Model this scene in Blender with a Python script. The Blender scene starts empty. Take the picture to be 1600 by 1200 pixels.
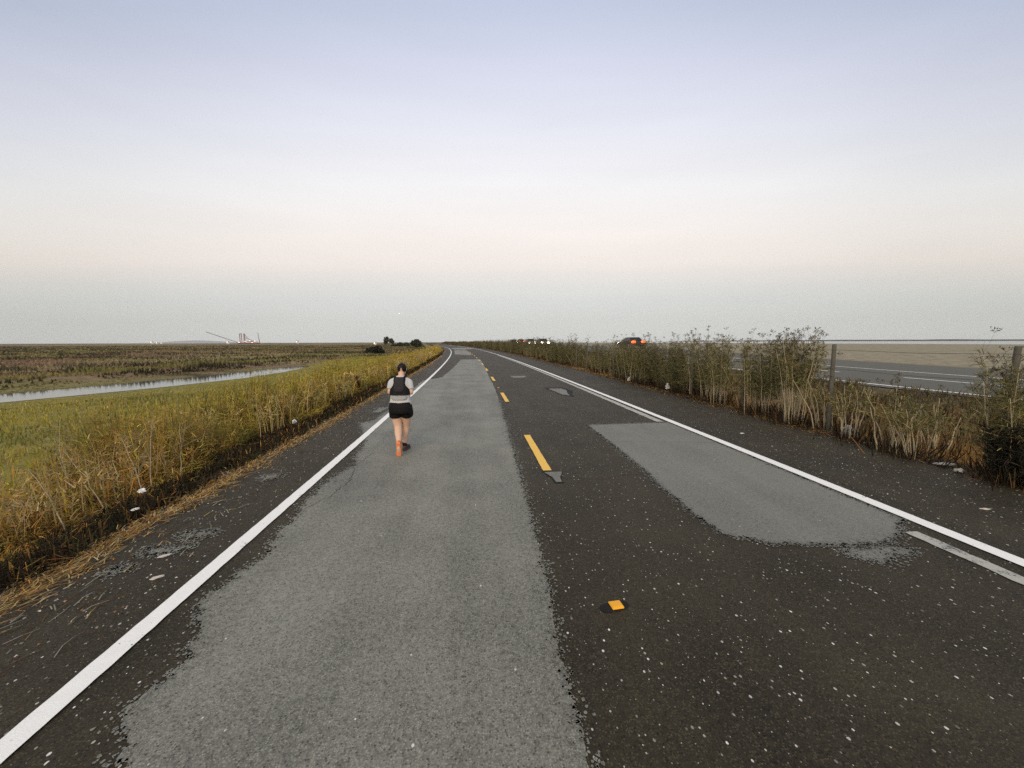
import bpy, bmesh, math, random
import numpy as np
from mathutils import Vector, Matrix
from mathutils.geometry import tessellate_polygon

rng = np.random.default_rng(7)
random.seed(7)
C = bpy.context.scene.collection
sc = bpy.context.scene
R = math.radians

# ------------------------------------------------------------------ camera, sky, sunset glow lamp, exposure
CAM_H = 2.04
cd = bpy.data.cameras.new('camera')
cd.sensor_width = 36.0
cd.lens = 620.0 / 1600.0 * 36.0
cd.clip_start = 0.05
cd.clip_end = 20000
cam = bpy.data.objects.new('camera', cd)
C.objects.link(cam)
_P, _Y, _R = R(6.09), R(5.5), R(0.2)
_f = Vector((math.sin(_Y) * math.cos(_P), math.cos(_Y) * math.cos(_P), -math.sin(_P)))
_r = Vector((math.cos(_Y), -math.sin(_Y), 0))
_u = _r.cross(_f)
_r2 = math.cos(_R) * _r - math.sin(_R) * _u
_u2 = math.sin(_R) * _r + math.cos(_R) * _u
m4 = Matrix((_r2, _u2, -_f)).transposed().to_4x4()
m4.translation = (0, 0, CAM_H)
cam.matrix_world = m4
sc.camera = cam

SUN_EL, SUN_AZ = 8.0, 195.0          # the glow is behind the camera, a little to the left
world = bpy.data.worlds.new('World')
sc.world = world
world.use_nodes = True
nt = world.node_tree
nt.nodes.clear()


def NN(tree, t, **kw):
    n = tree.nodes.new(t)
    for k, v in kw.items():
        setattr(n, k, v)
    return n


def L(tree, a, b):
    tree.links.new(a, b)


def ramp(tree, fac, stops, interp='LINEAR'):
    n = tree.nodes.new('ShaderNodeValToRGB')
    n.color_ramp.interpolation = interp
    els = n.color_ramp.elements
    els[0].position, els[0].color = stops[0][0], (*stops[0][1], 1)
    els[1].position, els[1].color = stops[-1][0], (*stops[-1][1], 1)
    for p, c in stops[1:-1]:
        e = els.new(p)
        e.color = (*c, 1)
    if fac is not None:
        L(tree, fac, n.inputs[0])
    return n


def math_n(tree, op, a, b=None, c=None, clamp=False):
    n = tree.nodes.new('ShaderNodeMath')
    n.operation = op
    n.use_clamp = clamp
    for i, v in enumerate((a, b, c)):
        if v is None:
            continue
        if isinstance(v, (int, float)):
            n.inputs[i].default_value = v
        else:
            L(tree, v, n.inputs[i])
    return n.outputs[0]


def mixc(tree, fac, a, b, mode='MIX'):
    n = tree.nodes.new('ShaderNodeMix')
    n.data_type = 'RGBA'
    n.blend_type = mode
    for sock, v in ((n.inputs[0], fac), (n.inputs[6], a), (n.inputs[7], b)):
        if isinstance(v, (int, float)):
            sock.default_value = v
        elif isinstance(v, tuple):
            sock.default_value = (*v, 1)
        else:
            L(tree, v, sock)
    return n.outputs[2]


def s2l(r, g, b):
    def f(c):
        c /= 255.0
        return c / 12.92 if c <= 0.04045 else ((c + 0.055) / 1.055) ** 2.4
    return (f(r), f(g), f(b))


tc = NN(nt, 'ShaderNodeTexCoord')
sep = NN(nt, 'ShaderNodeSeparateXYZ')
L(nt, tc.outputs['Generated'], sep.inputs[0])
# dusk bands by height in the camera's view: grey earth shadow at the horizon, cream-pink belt, pale blue above
vm = NN(nt, 'ShaderNodeVectorMath', operation='DOT_PRODUCT')
L(nt, tc.outputs['Generated'], vm.inputs[0])
vm.inputs[1].default_value = (math.sin(_Y), math.cos(_Y), 0)      # the camera's heading
# divided by the forward part, so bands lie level in the camera's view
el_ = math_n(nt, 'DIVIDE', sep.outputs['Z'], math_n(nt, 'MAXIMUM', vm.outputs['Value'], 0.40))
sk = ramp(nt, math_n(nt, 'MULTIPLY', el_, 0.5), [
    (0.000, s2l(203, 205, 202)), (0.030, s2l(204, 206, 203)), (0.052, s2l(209, 210, 208)),
    (0.077, s2l(222, 217, 213)), (0.098, s2l(235, 225, 219)), (0.130, s2l(240, 232, 227)), (0.185, s2l(238, 236, 237)),
    (0.250, s2l(226, 227, 237)), (0.322, s2l(210, 213, 231)), (0.385, s2l(193, 201, 223)),
    (0.50, s2l(182, 192, 216)), (1.0, s2l(172, 184, 206))], 'LINEAR')
# azimuth: lens falloff put in as dimmer sides, brighter behind the camera where the sun went down
side = ramp(nt, math_n(nt, 'MULTIPLY_ADD', vm.outputs['Value'], 0.5, 0.5),
            [(0.0, (3.8, 2.9, 1.9)), (0.25, (2.6, 2.1, 1.5)), (0.5, (1.0, 0.96, 0.92)), (0.76, (0.80, 0.81, 0.79)), (0.84, (0.85, 0.86, 0.845)), (0.90, (0.93, 0.935, 0.93)),
             (0.965, (0.99, 0.99, 0.99)), (1.0, (1, 1, 1))], 'B_SPLINE')
nz = NN(nt, 'ShaderNodeTexNoise')
nz.inputs['Scale'].default_value = 2.2
nz.inputs['Detail'].default_value = 3
smp = NN(nt, 'ShaderNodeMapping')
smp.inputs['Scale'].default_value = (1, 1, 7)
L(nt, tc.outputs['Generated'], smp.inputs['Vector'])
L(nt, smp.outputs[0], nz.inputs['Vector'])
nzv = math_n(nt, 'MULTIPLY_ADD', nz.outputs[0], 0.10, 0.95)
col1 = mixc(nt, 1.0, sk.outputs[0], side.outputs[0], 'MULTIPLY')
vs = NN(nt, 'ShaderNodeVectorMath', operation='SCALE')
L(nt, col1, vs.inputs[0])
L(nt, nzv, vs.inputs['Scale'])
bg1 = NN(nt, 'ShaderNodeBackground')
L(nt, vs.outputs[0], bg1.inputs[0])
bg1.inputs[1].default_value = 0.96
nish = NN(nt, 'ShaderNodeTexSky', sky_type='NISHITA')
nish.sun_disc = False
nish.sun_elevation = R(SUN_EL)
nish.sun_rotation = R(SUN_AZ)
bg2 = NN(nt, 'ShaderNodeBackground')
L(nt, nish.outputs[0], bg2.inputs[0])
bg2.inputs[1].default_value = 0.006
adds = NN(nt, 'ShaderNodeAddShader')
L(nt, bg1.outputs[0], adds.inputs[0])
L(nt, bg2.outputs[0], adds.inputs[1])
wo = NN(nt, 'ShaderNodeOutputWorld')
L(nt, adds.outputs[0], wo.inputs[0])

sd = bpy.data.lights.new('sunset_glow', 'SUN')  # soft lamp added to stand in for the sunset glow, after sundown
sd.energy = 1.9
sd.angle = R(40)
sd.color = (1.0, 0.81, 0.58)
so = bpy.data.objects.new('sunset_glow', sd)
C.objects.link(so)
so.rotation_euler = Vector((-math.sin(R(SUN_AZ)), -math.cos(R(SUN_AZ)), -math.tan(R(34)))).to_track_quat('-Z', 'Y').to_euler()

sc.view_settings.view_transform = 'Standard'
sc.view_settings.look = 'None'
sc.view_settings.exposure = 0.20
sc.view_settings.gamma = 1.0
sc.view_settings.use_curve_mapping = False
sc.cycles.max_bounces = 5
sc.cycles.diffuse_bounces = 3
sc.cycles.transparent_max_bounces = 8
sc.cycles.use_denoising = False

# ------------------------------------------------------------------ helpers


def tag(o, label=None, cat=None, group=None, kind=None):
    if label: o['label'] = label
    if cat: o['category'] = cat
    if group: o['group'] = group
    if kind: o['kind'] = kind
    return o


def link(name, me, mat=None, parent=None):
    o = bpy.data.objects.new(name, me)
    C.objects.link(o)
    if mat is not None and not me.materials:
        me.materials.append(mat)
    if parent is not None:
        o.parent = parent
    return o


def empty(name, loc, rz=0.0):
    o = bpy.data.objects.new(name, None)
    o.empty_display_size = 0.2
    o.location = loc
    o.rotation_euler = (0, 0, rz)
    C.objects.link(o)
    return o


def np_mesh(name, V, faces, col=None, smooth=False):
    """V (n,3); faces: list of int arrays (m,k); col (n,3) per vertex"""
    me = bpy.data.meshes.new(name)
    V = np.asarray(V, dtype=np.float32)
    me.vertices.add(len(V))
    me.vertices.foreach_set('co', V.ravel())
    tot = np.concatenate([np.full(len(f), f.shape[1], dtype=np.int32) for f in faces])
    idx = np.concatenate([f.ravel() for f in faces]).astype(np.int32)
    st = np.concatenate([[0], np.cumsum(tot)[:-1]]).astype(np.int32)
    me.loops.add(len(idx))
    me.loops.foreach_set('vertex_index', idx)
    me.polygons.add(len(tot))
    me.polygons.foreach_set('loop_start', st)
    me.polygons.foreach_set('loop_total', tot)
    if smooth:
        me.polygons.foreach_set('use_smooth', np.ones(len(tot), dtype=bool))
    if col is not None:
        a = me.attributes.new('col', 'FLOAT_COLOR', 'POINT')
        c4 = np.ones((len(V), 4), dtype=np.float32)
        c4[:, :3] = col
        a.data.foreach_set('color', c4.ravel())
    me.update(calc_edges=True)
    me.validate()
    return me


def hash2(ix, iy):
    h = np.sin(ix * 127.1 + iy * 311.7) * 43758.5453
    return h - np.floor(h)


def vn(x, y):
    ix, iy = np.floor(x), np.floor(y)
    fx, fy = x - ix, y - iy
    fx = fx * fx * (3 - 2 * fx)
    fy = fy * fy * (3 - 2 * fy)
    a = hash2(ix, iy) * (1 - fx) + hash2(ix + 1, iy) * fx
    b = hash2(ix, iy + 1) * (1 - fx) + hash2(ix + 1, iy + 1) * fx
    return a * (1 - fy) + b * fy


def fbm(x, y, n=4):
    s, a, t = 0, 0.5, 0
    for i in range(n):
        s = s + a * vn(x * 2 ** i + 17.3 * i, y * 2 ** i + 5.1 * i)
        t += a
        a *= 0.5
    return s / t


def sstep(a, b, x):
    t = np.clip((np.asarray(x, float) - a) / (b - a), 0, 1)
    return t * t * (3 - 2 * t)


K = 0.000372


def cy(y):
    """how far the road has curved to the left at distance y"""
    y = np.asarray(y, float)
    d = np.clip(y - 6, 0, 170)
    return -K * d * d - 2 * K * 170 * np.clip(y - 176, 0, 600)


CH = np.array([(-52, -8), (-40, 6), (-31.5, 19), (-27.7, 25.8), (-25.3, 31.5), (-23.6, 38), (-23.0, 45), (-22.8, 51), (-23.2, 56)], float)
CHW = np.array([2.6, 2.4, 2.2, 2.1, 2.2, 2.2, 1.7, 0.9, 0.1])


def ch_dist(x, y):
    """signed-ish distance to the channel edge (negative inside the water)"""
    x = np.asarray(x, float); y = np.asarray(y, float)
    best = np.full(np.broadcast(x, y).shape, 1e9)
    for i in range(len(CH) - 1):
        a, b = CH[i], CH[i + 1]
        d = b - a
        t = np.clip(((x - a[0]) * d[0] + (y - a[1]) * d[1]) / (d @ d), 0, 1)
        dist = np.hypot(x - a[0] - t * d[0], y - a[1] - t * d[1]) - (CHW[i] * (1 - t) + CHW[i + 1] * t)
        best = np.minimum(best, dist)
    return best


def rise(y):
    return 0.55 * sstep(12, 60, y)


def zt(xr, y):
    xr = np.asarray(xr, float); y = np.asarray(y, float)
    z = np.interp(xr, [-4000, -60, -12, -9, -5, -4.2, -3.7, 7.9, 8.3, 9.3, 11, 12.3, 25.5, 27, 32, 98, 108, 4000],
                  [-1.1, -1.05, -1.0, -0.85, -0.22, -0.07, -0.012, -0.012, -0.05, -0.28, 0.12, 0.57, 0.57, 0.50, 0.62, 0.70, -0.7, -0.9])
    z = z + rise(y) * sstep(9.3, 12.3, xr) * (1 - sstep(98, 108, xr))
    off = sstep(-4.2, -9, xr)
    z = z + off * (fbm(xr * 0.15, y * 0.15) - 0.5) * 0.35 * (1 - sstep(150, 400, np.abs(xr)))
    edge = sstep(-3.75, -4.4, xr) * 0.05 + sstep(8.0, 8.6, xr) * sstep(12.3, 11.5, xr) * 0.10
    z = z + edge * (fbm(xr * 3, y * 3) - 0.5) * 2
    z = z + sstep(27, 32, xr) * (1 - sstep(90, 98, xr)) * (fbm(xr * 0.3, y * 0.12) - 0.5) * 0.35
    d = ch_dist(xr + cy(y), y)
    z = np.where((xr < -9) & (d < 5), -1.02 + (z + 1.02) * sstep(1, 5, d), z)
    wob = (fbm(xr * 0.5, y * 0.5) - 0.5) * 0.9
    z = np.where(xr < -9, z - 0.12 * (1 - sstep(1.5, 5, d)) - 0.6 * (1 - sstep(-0.5, 0.5, d + wob)), z)
    z = np.where(xr < -9, z + 0.10 * sstep(0.3, 1.2, d) * (1 - sstep(3, 6, d)) * ((xr + cy(y)) < np.interp(y, CH[:, 1], CH[:, 0])), z)
    far_ = (xr < -9) & ((xr + cy(y)) < np.interp(y, CH[:, 1], CH[:, 0]))
    z = np.where(far_, z + .34 * sstep(4.2, 5.4, d + wob * .8) * (1 - .6 * sstep(9, 20, d)), z)
    return z


def W(xr, y, z):
    xr = np.asarray(xr, float)
    return np.stack([xr + cy(y), np.asarray(y, float) + 0 * xr, np.asarray(z, float) + 0 * xr], -1)


# ------------------------------------------------------------------ materials
def new_mat(name):
    m = bpy.data.materials.new(name)
    m.use_nodes = True
    t = m.node_tree
    return m, t, t.nodes['Principled BSDF'], t.nodes['Material Output']


def tex_noise(t, scale, detail=4, rough=0.6, vec=None):
    n = NN(t, 'ShaderNodeTexNoise')
    n.inputs['Scale'].default_value = scale
    n.inputs['Detail'].default_value = detail
    n.inputs['Roughness'].default_value = rough
    if vec is not None:
        L(t, vec, n.inputs['Vector'])
    return n.outputs[0]


def add_bump(t, b, h, strength=0.5, dist=0.01):
    n = NN(t, 'ShaderNodeBump')
    n.inputs['Strength'].default_value = strength
    n.inputs['Distance'].default_value = dist
    L(t, h, n.inputs['Height'])
    L(t, n.outputs[0], b.inputs['Normal'])


def plain(name, col, rough=0.6, metal=0.0, vary=0.15, scale=12, bump=0.0, spec=0.25):
    m, t, b, o = new_mat(name)
    co = NN(t, 'ShaderNodeTexCoord').outputs['Object']
    n = tex_noise(t, scale, 5, 0.6, co)
    f = math_n(t, 'MULTIPLY_ADD', n, 2 * vary, 1 - vary)
    v = NN(t, 'ShaderNodeVectorMath', operation='SCALE')
    v.inputs[0].default_value = col
    L(t, f, v.inputs['Scale'])
    L(t, v.outputs[0], b.inputs['Base Color'])
    b.inputs['Roughness'].default_value = rough
    b.inputs['Metallic'].default_value = metal
    b.inputs['Specular IOR Level'].default_value = spec
    if bump:
        add_bump(t, b, n, bump, 0.02)
    return m


def asphalt(name, c_lo, c_hi, stone_amt, fleck_th, rough=0.8, spec=0.35, bump=0.7, blotch=0.35, gk=2.0):
    m, t, b, o = new_mat(name)
    co = NN(t, 'ShaderNodeTexCoord').outputs['Object']
    big = tex_noise(t, 0.8, 5, 0.6, co)
    mid = tex_noise(t, 26, 5, 0.7, co)
    fine = tex_noise(t, 95, 4, 0.75, co)
    v = math_n(t, 'ADD', math_n(t, 'MULTIPLY', fine, 0.62), math_n(t, 'MULTIPLY', mid, 0.38))
    v = math_n(t, 'ADD', v, math_n(t, 'MULTIPLY', math_n(t, 'SUBTRACT', big, 0.5), blotch))
    mp = NN(t, 'ShaderNodeMapping')
    mp.inputs['Scale'].default_value = (1.5, 0.12, 1)
    L(t, co, mp.inputs['Vector'])
    lane = tex_noise(t, 1.0, 4, 0.6, mp.outputs[0])
    v = math_n(t, 'ADD', v, math_n(t, 'MULTIPLY', math_n(t, 'SUBTRACT', lane, 0.5), 0.22))
    base = ramp(t, v, [(0.34, c_lo), (0.66, c_hi)]).outputs[0]
    # small aggregate showing through the binder
    vo = NN(t, 'ShaderNodeTexVoronoi')
    vo.voronoi_dimensions = '2D'
    vo.inputs['Scale'].default_value = 75
    L(t, co, vo.inputs['Vector'])
    sepc = NN(t, 'ShaderNodeSeparateColor')
    L(t, vo.outputs['Color'], sepc.inputs[0])
    grain = math_n(t, 'MULTIPLY', math_n(t, 'LESS_THAN', vo.outputs['Distance'], 0.38), math_n(t, 'GREATER_THAN', sepc.outputs[0], 0.72))
    c2 = mixc(t, math_n(t, 'MULTIPLY', grain, stone_amt), base, tuple(min(1, gk * c) for c in c_hi))
    pit = math_n(t, 'MULTIPLY', math_n(t, 'LESS_THAN', vo.outputs['Distance'], 0.42), math_n(t, 'LESS_THAN', sepc.outputs[1], 0.10))
    c2 = mixc(t, math_n(t, 'MULTIPLY', pit, 0.6), c2, tuple(0.25 * c for c in c_lo))
    # worn pale stones: rarer and larger
    vb = NN(t, 'ShaderNodeTexVoronoi')
    vb.voronoi_dimensions = '2D'
    vb.inputs['Scale'].default_value = 30
    wob = NN(t, 'ShaderNodeVectorMath', operation='MULTIPLY')
    L(t, co, wob.inputs[0])
    wob.inputs[1].default_value = (1.0, 0.72, 1.0)
    L(t, wob.outputs[0], vb.inputs['Vector'])
    sb = NN(t, 'ShaderNodeSeparateColor')
    L(t, vb.outputs['Color'], sb.inputs[0])
    rad = math_n(t, 'MULTIPLY_ADD', math_n(t, 'POWER', sb.outputs[1], 3.0), 0.19, 0.065)
    clus = math_n(t, 'MULTIPLY_ADD', big, 0.16, fleck_th - 0.08)
    fl = math_n(t, 'MULTIPLY', math_n(t, 'LESS_THAN', vb.outputs['Distance'], rad), math_n(t, 'GREATER_THAN', sb.outputs[0], clus))
    flc = ramp(t, sb.outputs[2], [(0.0, (0.17, 0.15, 0.115)), (0.5, (0.40, 0.38, 0.31)), (1.0, (0.85, 0.83, 0.74))]).outputs[0]
    c3 = mixc(t, fl, c2, flc)
    L(t, c3, b.inputs['Base Color'])
    b.inputs['Roughness'].default_value = rough
    b.inputs['Specular IOR Level'].default_value = spec
    h = math_n(t, 'ADD', fine, math_n(t, 'MULTIPLY', math_n(t, 'ADD', grain, fl), 0.25))
    add_bump(t, b, h, bump, 0.012)
    return m, t, b, c3


M = {}
M['asphalt'] = asphalt('old_asphalt', (0.011, 0.0083, 0.0036), (0.067, 0.0535, 0.029), 0.5, 0.81, gk=1.9, rough=.66, spec=.22)[0]
M['patch'] = asphalt('grey_asphalt', (0.066, 0.065, 0.051), (0.325, 0.320, 0.258), 0.35, 0.985, blotch=0.28, gk=1.5, rough=.66, spec=.28)[0]
M['patch2'] = asphalt('smooth_grey_asphalt', (0.120, 0.118, 0.097), (0.262, 0.258, 0.213), 0.3, 0.993, blotch=0.2, gk=1.4)[0]
M['crack'] = plain('crack_filler', (0.018, 0.016, 0.013), 0.9, vary=0.3, scale=40)
M['hwy'] = plain('highway_asphalt', (0.108, 0.104, 0.080), 0.85, vary=0.3, scale=2)
M['tar'] = plain('tar', (0.014, 0.012, 0.010), 0.85, vary=0.3, scale=60)


def paint(name, col, wear, under):
    m, t, b, o = new_mat(name)
    co = NN(t, 'ShaderNodeTexCoord').outputs['Object']
    n = math_n(t, 'ADD', math_n(t, 'MULTIPLY', tex_noise(t, 55, 5, 0.75, co), 0.55), math_n(t, 'MULTIPLY', tex_noise(t, 5, 4, 0.6, co), 0.45))
    k = ramp(t, n, [(wear - 0.02, (0, 0, 0)), (wear + 0.025, (1, 1, 1))]).outputs[0]
    tint = tex_noise(t, 14, 4, 0.6, co)
    c1 = mixc(t, math_n(t, 'MULTIPLY', tint, 0.35), col, tuple(0.62 * c for c in col))
    L(t, mixc(t, k, under, c1), b.inputs['Base Color'])
    b.inputs['Roughness'].default_value = 0.65
    add_bump(t, b, tex_noise(t, 90, 4, 0.7, co), 0.5, 0.008)
    return m


M['white'] = paint('white_road_paint', (0.95, 0.935, 0.86), 0.37, (0.06, 0.055, 0.045))
M['faded'] = paint('faded_road_paint', (0.46, 0.45, 0.38), 0.44, (0.07, 0.064, 0.052))
M['yellow'] = paint('yellow_road_paint', (0.92, 0.55, 0.085), 0.36, (0.07, 0.06, 0.045))


def attr_mat(name, rough=0.85, transl=0.25, noise_scale=None, bump=0.0, spec=0.2):
    m, t, b, o = new_mat(name)
    a = NN(t, 'ShaderNodeAttribute', attribute_name='col')
    col = a.outputs['Color']
    if noise_scale:
        co = NN(t, 'ShaderNodeTexCoord').outputs['Object']
        n = math_n(t, 'ADD', math_n(t, 'MULTIPLY', tex_noise(t, noise_scale, 6, 0.7, co), 0.6), math_n(t, 'MULTIPLY', tex_noise(t, noise_scale * 9, 4, 0.7, co), 0.4))
        v = NN(t, 'ShaderNodeVectorMath', operation='SCALE')
        L(t, col, v.inputs[0])
        L(t, ramp(t, n, [(0.28, (0.35, 0.35, 0.35)), (0.72, (1.65, 1.65, 1.65))]).outputs[0], v.inputs['Scale'])
        col = v.outputs[0]
        if bump:
            add_bump(t, b, n, bump, 0.05)
    L(t, col, b.inputs['Base Color'])
    b.inputs['Roughness'].default_value = rough
    b.inputs['Specular IOR Level'].default_value = spec
    if transl:
        tr = NN(t, 'ShaderNodeBsdfTranslucent')
        L(t, col, tr.inputs[0])
        mx = NN(t, 'ShaderNodeMixShader')
        mx.inputs[0].default_value = transl
        L(t, b.outputs[0], mx.inputs[1])
        L(t, tr.outputs[0], mx.inputs[2])
        L(t, mx.outputs[0], o.inputs[0])
    return m


M['ground'] = attr_mat('soil_and_marsh', 0.95, 0, 1.6, 0.6, 0.1)
M['blade'] = attr_mat('dry_grass', 0.8, 0.35)
M['leaf'] = attr_mat('weed_leaf', 0.75, 0.2)
M['stem'] = plain('pale_weed_stem', (0.40, 0.325, 0.195), 0.8, vary=0.5, scale=18)
M['wood'] = plain('weathered_wood', (0.105, 0.098, 0.074), 0.9, vary=0.4, scale=9, bump=0.4)
M['wire'] = plain('rusty_wire', (0.10, 0.085, 0.07), 0.7, 0.3)
M['bark'] = plain('bark', (0.06, 0.05, 0.04), 0.9)


def emit(name, col, st):
    m, t, b, o = new_mat(name)
    b.inputs['Base Color'].default_value = (*col, 1)
    b.inputs['Emission Color'].default_value = (*col, 1)
    b.inputs['Emission Strength'].default_value = st
    return m


M['headlamp'] = emit('headlamp_lens', (1.0, 0.90, 0.66), 20)
M['taillamp'] = emit('taillamp_lens', (1.0, 0.085, 0.02), 9)
M['lamp'] = emit('lamp_glass', (1.0, 0.86, 0.66), 2.2)


def water_mat(name, rough):
    m, t, b, o = new_mat(name)
    co = NN(t, 'ShaderNodeTexCoord').outputs['Object']
    b.inputs['Base Color'].default_value = (0.05, 0.05, 0.04, 1)
    b.inputs['Roughness'].default_value = rough
    b.inputs['Specular IOR Level'].default_value = 1.0
    b.inputs['IOR'].default_value = 1.9
    add_bump(t, b, tex_noise(t, 1.2, 4, 0.6, co), 0.06, 0.05)
    return m


M['water'] = water_mat('still_water', 0.08)

# ------------------------------------------------------------------ the ground, one sheet to the horizon
xs = np.unique(np.round(np.concatenate([
    -np.geomspace(4000, 300, 20), np.arange(-300, -45, 8), np.arange(-45, -12, 0.4), np.arange(-12, -6, 0.2),
    np.arange(-6, -3.2, 0.06), np.arange(-3.2, 7.2, 1.0), np.arange(7.2, 10, 0.08), np.arange(10, 30, 0.4),
    np.arange(30, 130, 2.0), np.geomspace(130, 4000, 22)]), 3))
ys = np.unique(np.round(np.concatenate([
    np.arange(-40, 0, 2.0), np.arange(0, 12, 0.12), np.arange(12, 60, 0.5), np.arange(60, 160, 2.0), np.geomspace(160, 4000, 42)]), 3))
XR, YY = np.meshgrid(xs, ys)
Z = zt(XR, YY)
V = W(XR.ravel(), YY.ravel(), Z.ravel())
nx, ny = len(xs), len(ys)
ii = (np.arange(ny - 1)[:, None] * nx + np.arange(nx - 1)[None, :]).ravel()
F4 = np.stack([ii, ii + 1, ii + nx + 1, ii + nx], -1)


def mix3(a, b, f):
    return np.asarray(a) * (1 - f[..., None]) + np.asarray(b) * f[..., None]


def marsh_col(x, y):
    s = 0.045
    n1 = fbm(x * s * 0.6, y * s, 5)
    n2 = fbm(x * 0.10 + 40, y * 0.22 + 9, 4)
    n3 = fbm(x * 0.02 + 3, y * 0.05 + 90, 4)
    c = mix3((0.19, 0.165, 0.062), (0.20, 0.135, 0.082), sstep(0.42, 0.60, n1))
    c = mix3(c, (0.25, 0.21, 0.11), sstep(0.55, 0.75, n3) * 0.7)
    c = mix3(c, (0.040, 0.038, 0.017), sstep(0.52, 0.68, n2) * 0.8)
    return c


def ground_col(xr, y):
    x = xr + cy(y)
    j = (fbm(xr * 1.5, y * 1.5) - 0.5)
    q = xr + j * np.where(np.abs(xr) < 12, 0.5, 0.0)
    stops = [-9.5, -7, -4.9, -4.5, -3.95, -3.8, -3.55, -3.4, 7.4, 7.6, 8.6, 9.6, 11.5, 12.4, 25.2, 26.0, 28, 100, 104, 120]
    cols = np.array([(.215, .185, .050), (.18, .145, .042), (.06, .042, .018), (.03, .022, .012), (.028, .021, .012), (.19, .12, .05), (.17, .11, .05),
                     (.055, .046, .035), (.045, .038, .028), (.05, .036, .02), (.07, .045, .02), (.20, .12, .045), (.16, .115, .055), (.12, .10, .06),
                     (.09, .08, .05), (.13, .11, .07), (.265, .23, .155), (.275, .24, .165), (.12, .10, .07), (.08, .075, .06)])
    c = np.stack([np.interp(q, stops, cols[:, k]) for k in range(3)], -1)
    w = np.where(x > np.interp(y, CH[:, 1], CH[:, 0]), 0.0, 1.0) * sstep(-8.0, -11.0, xr)
    w = np.where(y > 100, sstep(-8.0, -11.0, xr), w)
    c = c * (1 - w[..., None]) + marsh_col(x, y) * w[..., None]
    mud = (1 - sstep(0.0, 0.9, ch_dist(x, y))) * (xr < -9)
    c = mix3(c, (0.03, 0.026, 0.018), mud)
    return c


gcol = ground_col(XR, YY).reshape(-1, 3)
ground = link('ground', np_mesh('ground', V, [F4], gcol, True), M['ground'])
tag(ground, kind='structure')


def strip(name, x0, x1, y0, y1, z, mat, n=200, kind='structure', xoff=None, zf=None, geo=True, rag=0.0, cols=1, parent=None):
    """a long sheet that follows the road's curve"""
    yy = np.unique(np.concatenate([np.linspace(y0, min(y1, 20), int(n * 0.6)), np.geomspace(20, y1, int(n * 0.5))])) if y1 > 20 and geo else np.linspace(y0, y1, n)
    cs = np.linspace(0, 1, cols + 1)
    rows = []
    for i, t in enumerate(cs):
        xx = x0 + (x1 - x0) * t + 0 * yy
        if rag and i in (0, cols):
            xx = xx + (fbm(yy * 9 + 31 * i, yy * 0 + x0 * 7, 4) - 0.5) * rag
        zz = z + (zf(xx, yy) if zf else 0 * yy)
        rows.append(W(xx, yy, zz))
    V = np.stack(rows, 1).reshape(-1, 3)
    m = len(cs)
    ii = (np.arange(len(yy) - 1)[:, None] * m + np.arange(m - 1)[None, :]).ravel()
    F = np.stack([ii, ii + 1, ii + m + 1, ii + m], -1)
    o = link(name, np_mesh(name, V, [F]), mat, parent)
    if kind:
        tag(o, kind=kind)
    return o


strip('road', -3.62, 7.75, -30, 420, 0.0, M['asphalt'], 700, rag=0.22)


def ragged_poly(name, pts, z, mat, amps, step=0.02, crumbs=True):
    """filled sheet with a broken edge; pts in road coordinates, amps = roughness of each side"""
    out = []
    n = len(pts)
    for i in range(n):
        a, b = np.array(pts[i], float), np.array(pts[(i + 1) % n], float)
        d = b - a
        ln = np.hypot(*d)
        st = max(step, 0.004 * max(2, min(a[1], b[1])))
        k = max(2, int(ln / st))
        t = np.linspace(0, 1, k, endpoint=False)
        nrm = np.array([-d[1], d[0]]) / ln
        s = t * ln
        am = amps[i % len(amps)]
        off = ((fbm(s * 1.3 + 13 * i, s * 0 + i, 3) - 0.5) * 2.0 + (fbm(s * 14 + 7 * i, s * 0 + 5 + i, 2) - 0.5) * 0.8) * am + rng.normal(0, 0.12 * am, k)
        off *= np.minimum(1, np.minimum(t, 1 - t) * ln / 0.12)
        out.append(a + t[:, None] * d + off[:, None] * nrm)
    P = np.concatenate(out)
    Wp = W(P[:, 0], P[:, 1], np.full(len(P), z))
    tris = tessellate_polygon([[Vector((p[0], p[1], 0)) for p in Wp]])
    # loose crumbs of the overlay along its broken edge
    near_ = np.nonzero((P[:, 1] > .5) & (P[:, 1] < 14))[0]
    FF = [np.array(tris, dtype=np.int32)]
    if crumbs and len(near_) and max(amps) < .15:
        k = rng.choice(near_, min(5200, 8 * len(near_)))
        q = P[k] + rng.normal(0, 1, (len(k), 2)) * (.012 + .38 * np.array(amps)[rng.integers(0, len(amps), len(k))])[:, None]
        r_ = rng.uniform(.003, .011, len(k)) * (1 + .10 * q[:, 1])
        an = np.arange(6) * np.pi / 3
        rr = r_[:, None] * rng.uniform(.6, 1.3, (len(k), 6))
        hx = q[:, None, 0] + rr * np.cos(an); hy = q[:, None, 1] + rr * np.sin(an)
        G = W(hx.ravel(), hy.ravel(), np.full(hx.size, z + .0025))
        FF.append(len(Wp) + np.arange(hx.size).reshape(-1, 6))
        Wp = np.concatenate([Wp, G])
    o = link(name, np_mesh(name, Wp, FF), mat)
    return tag(o, kind='structure')


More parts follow.
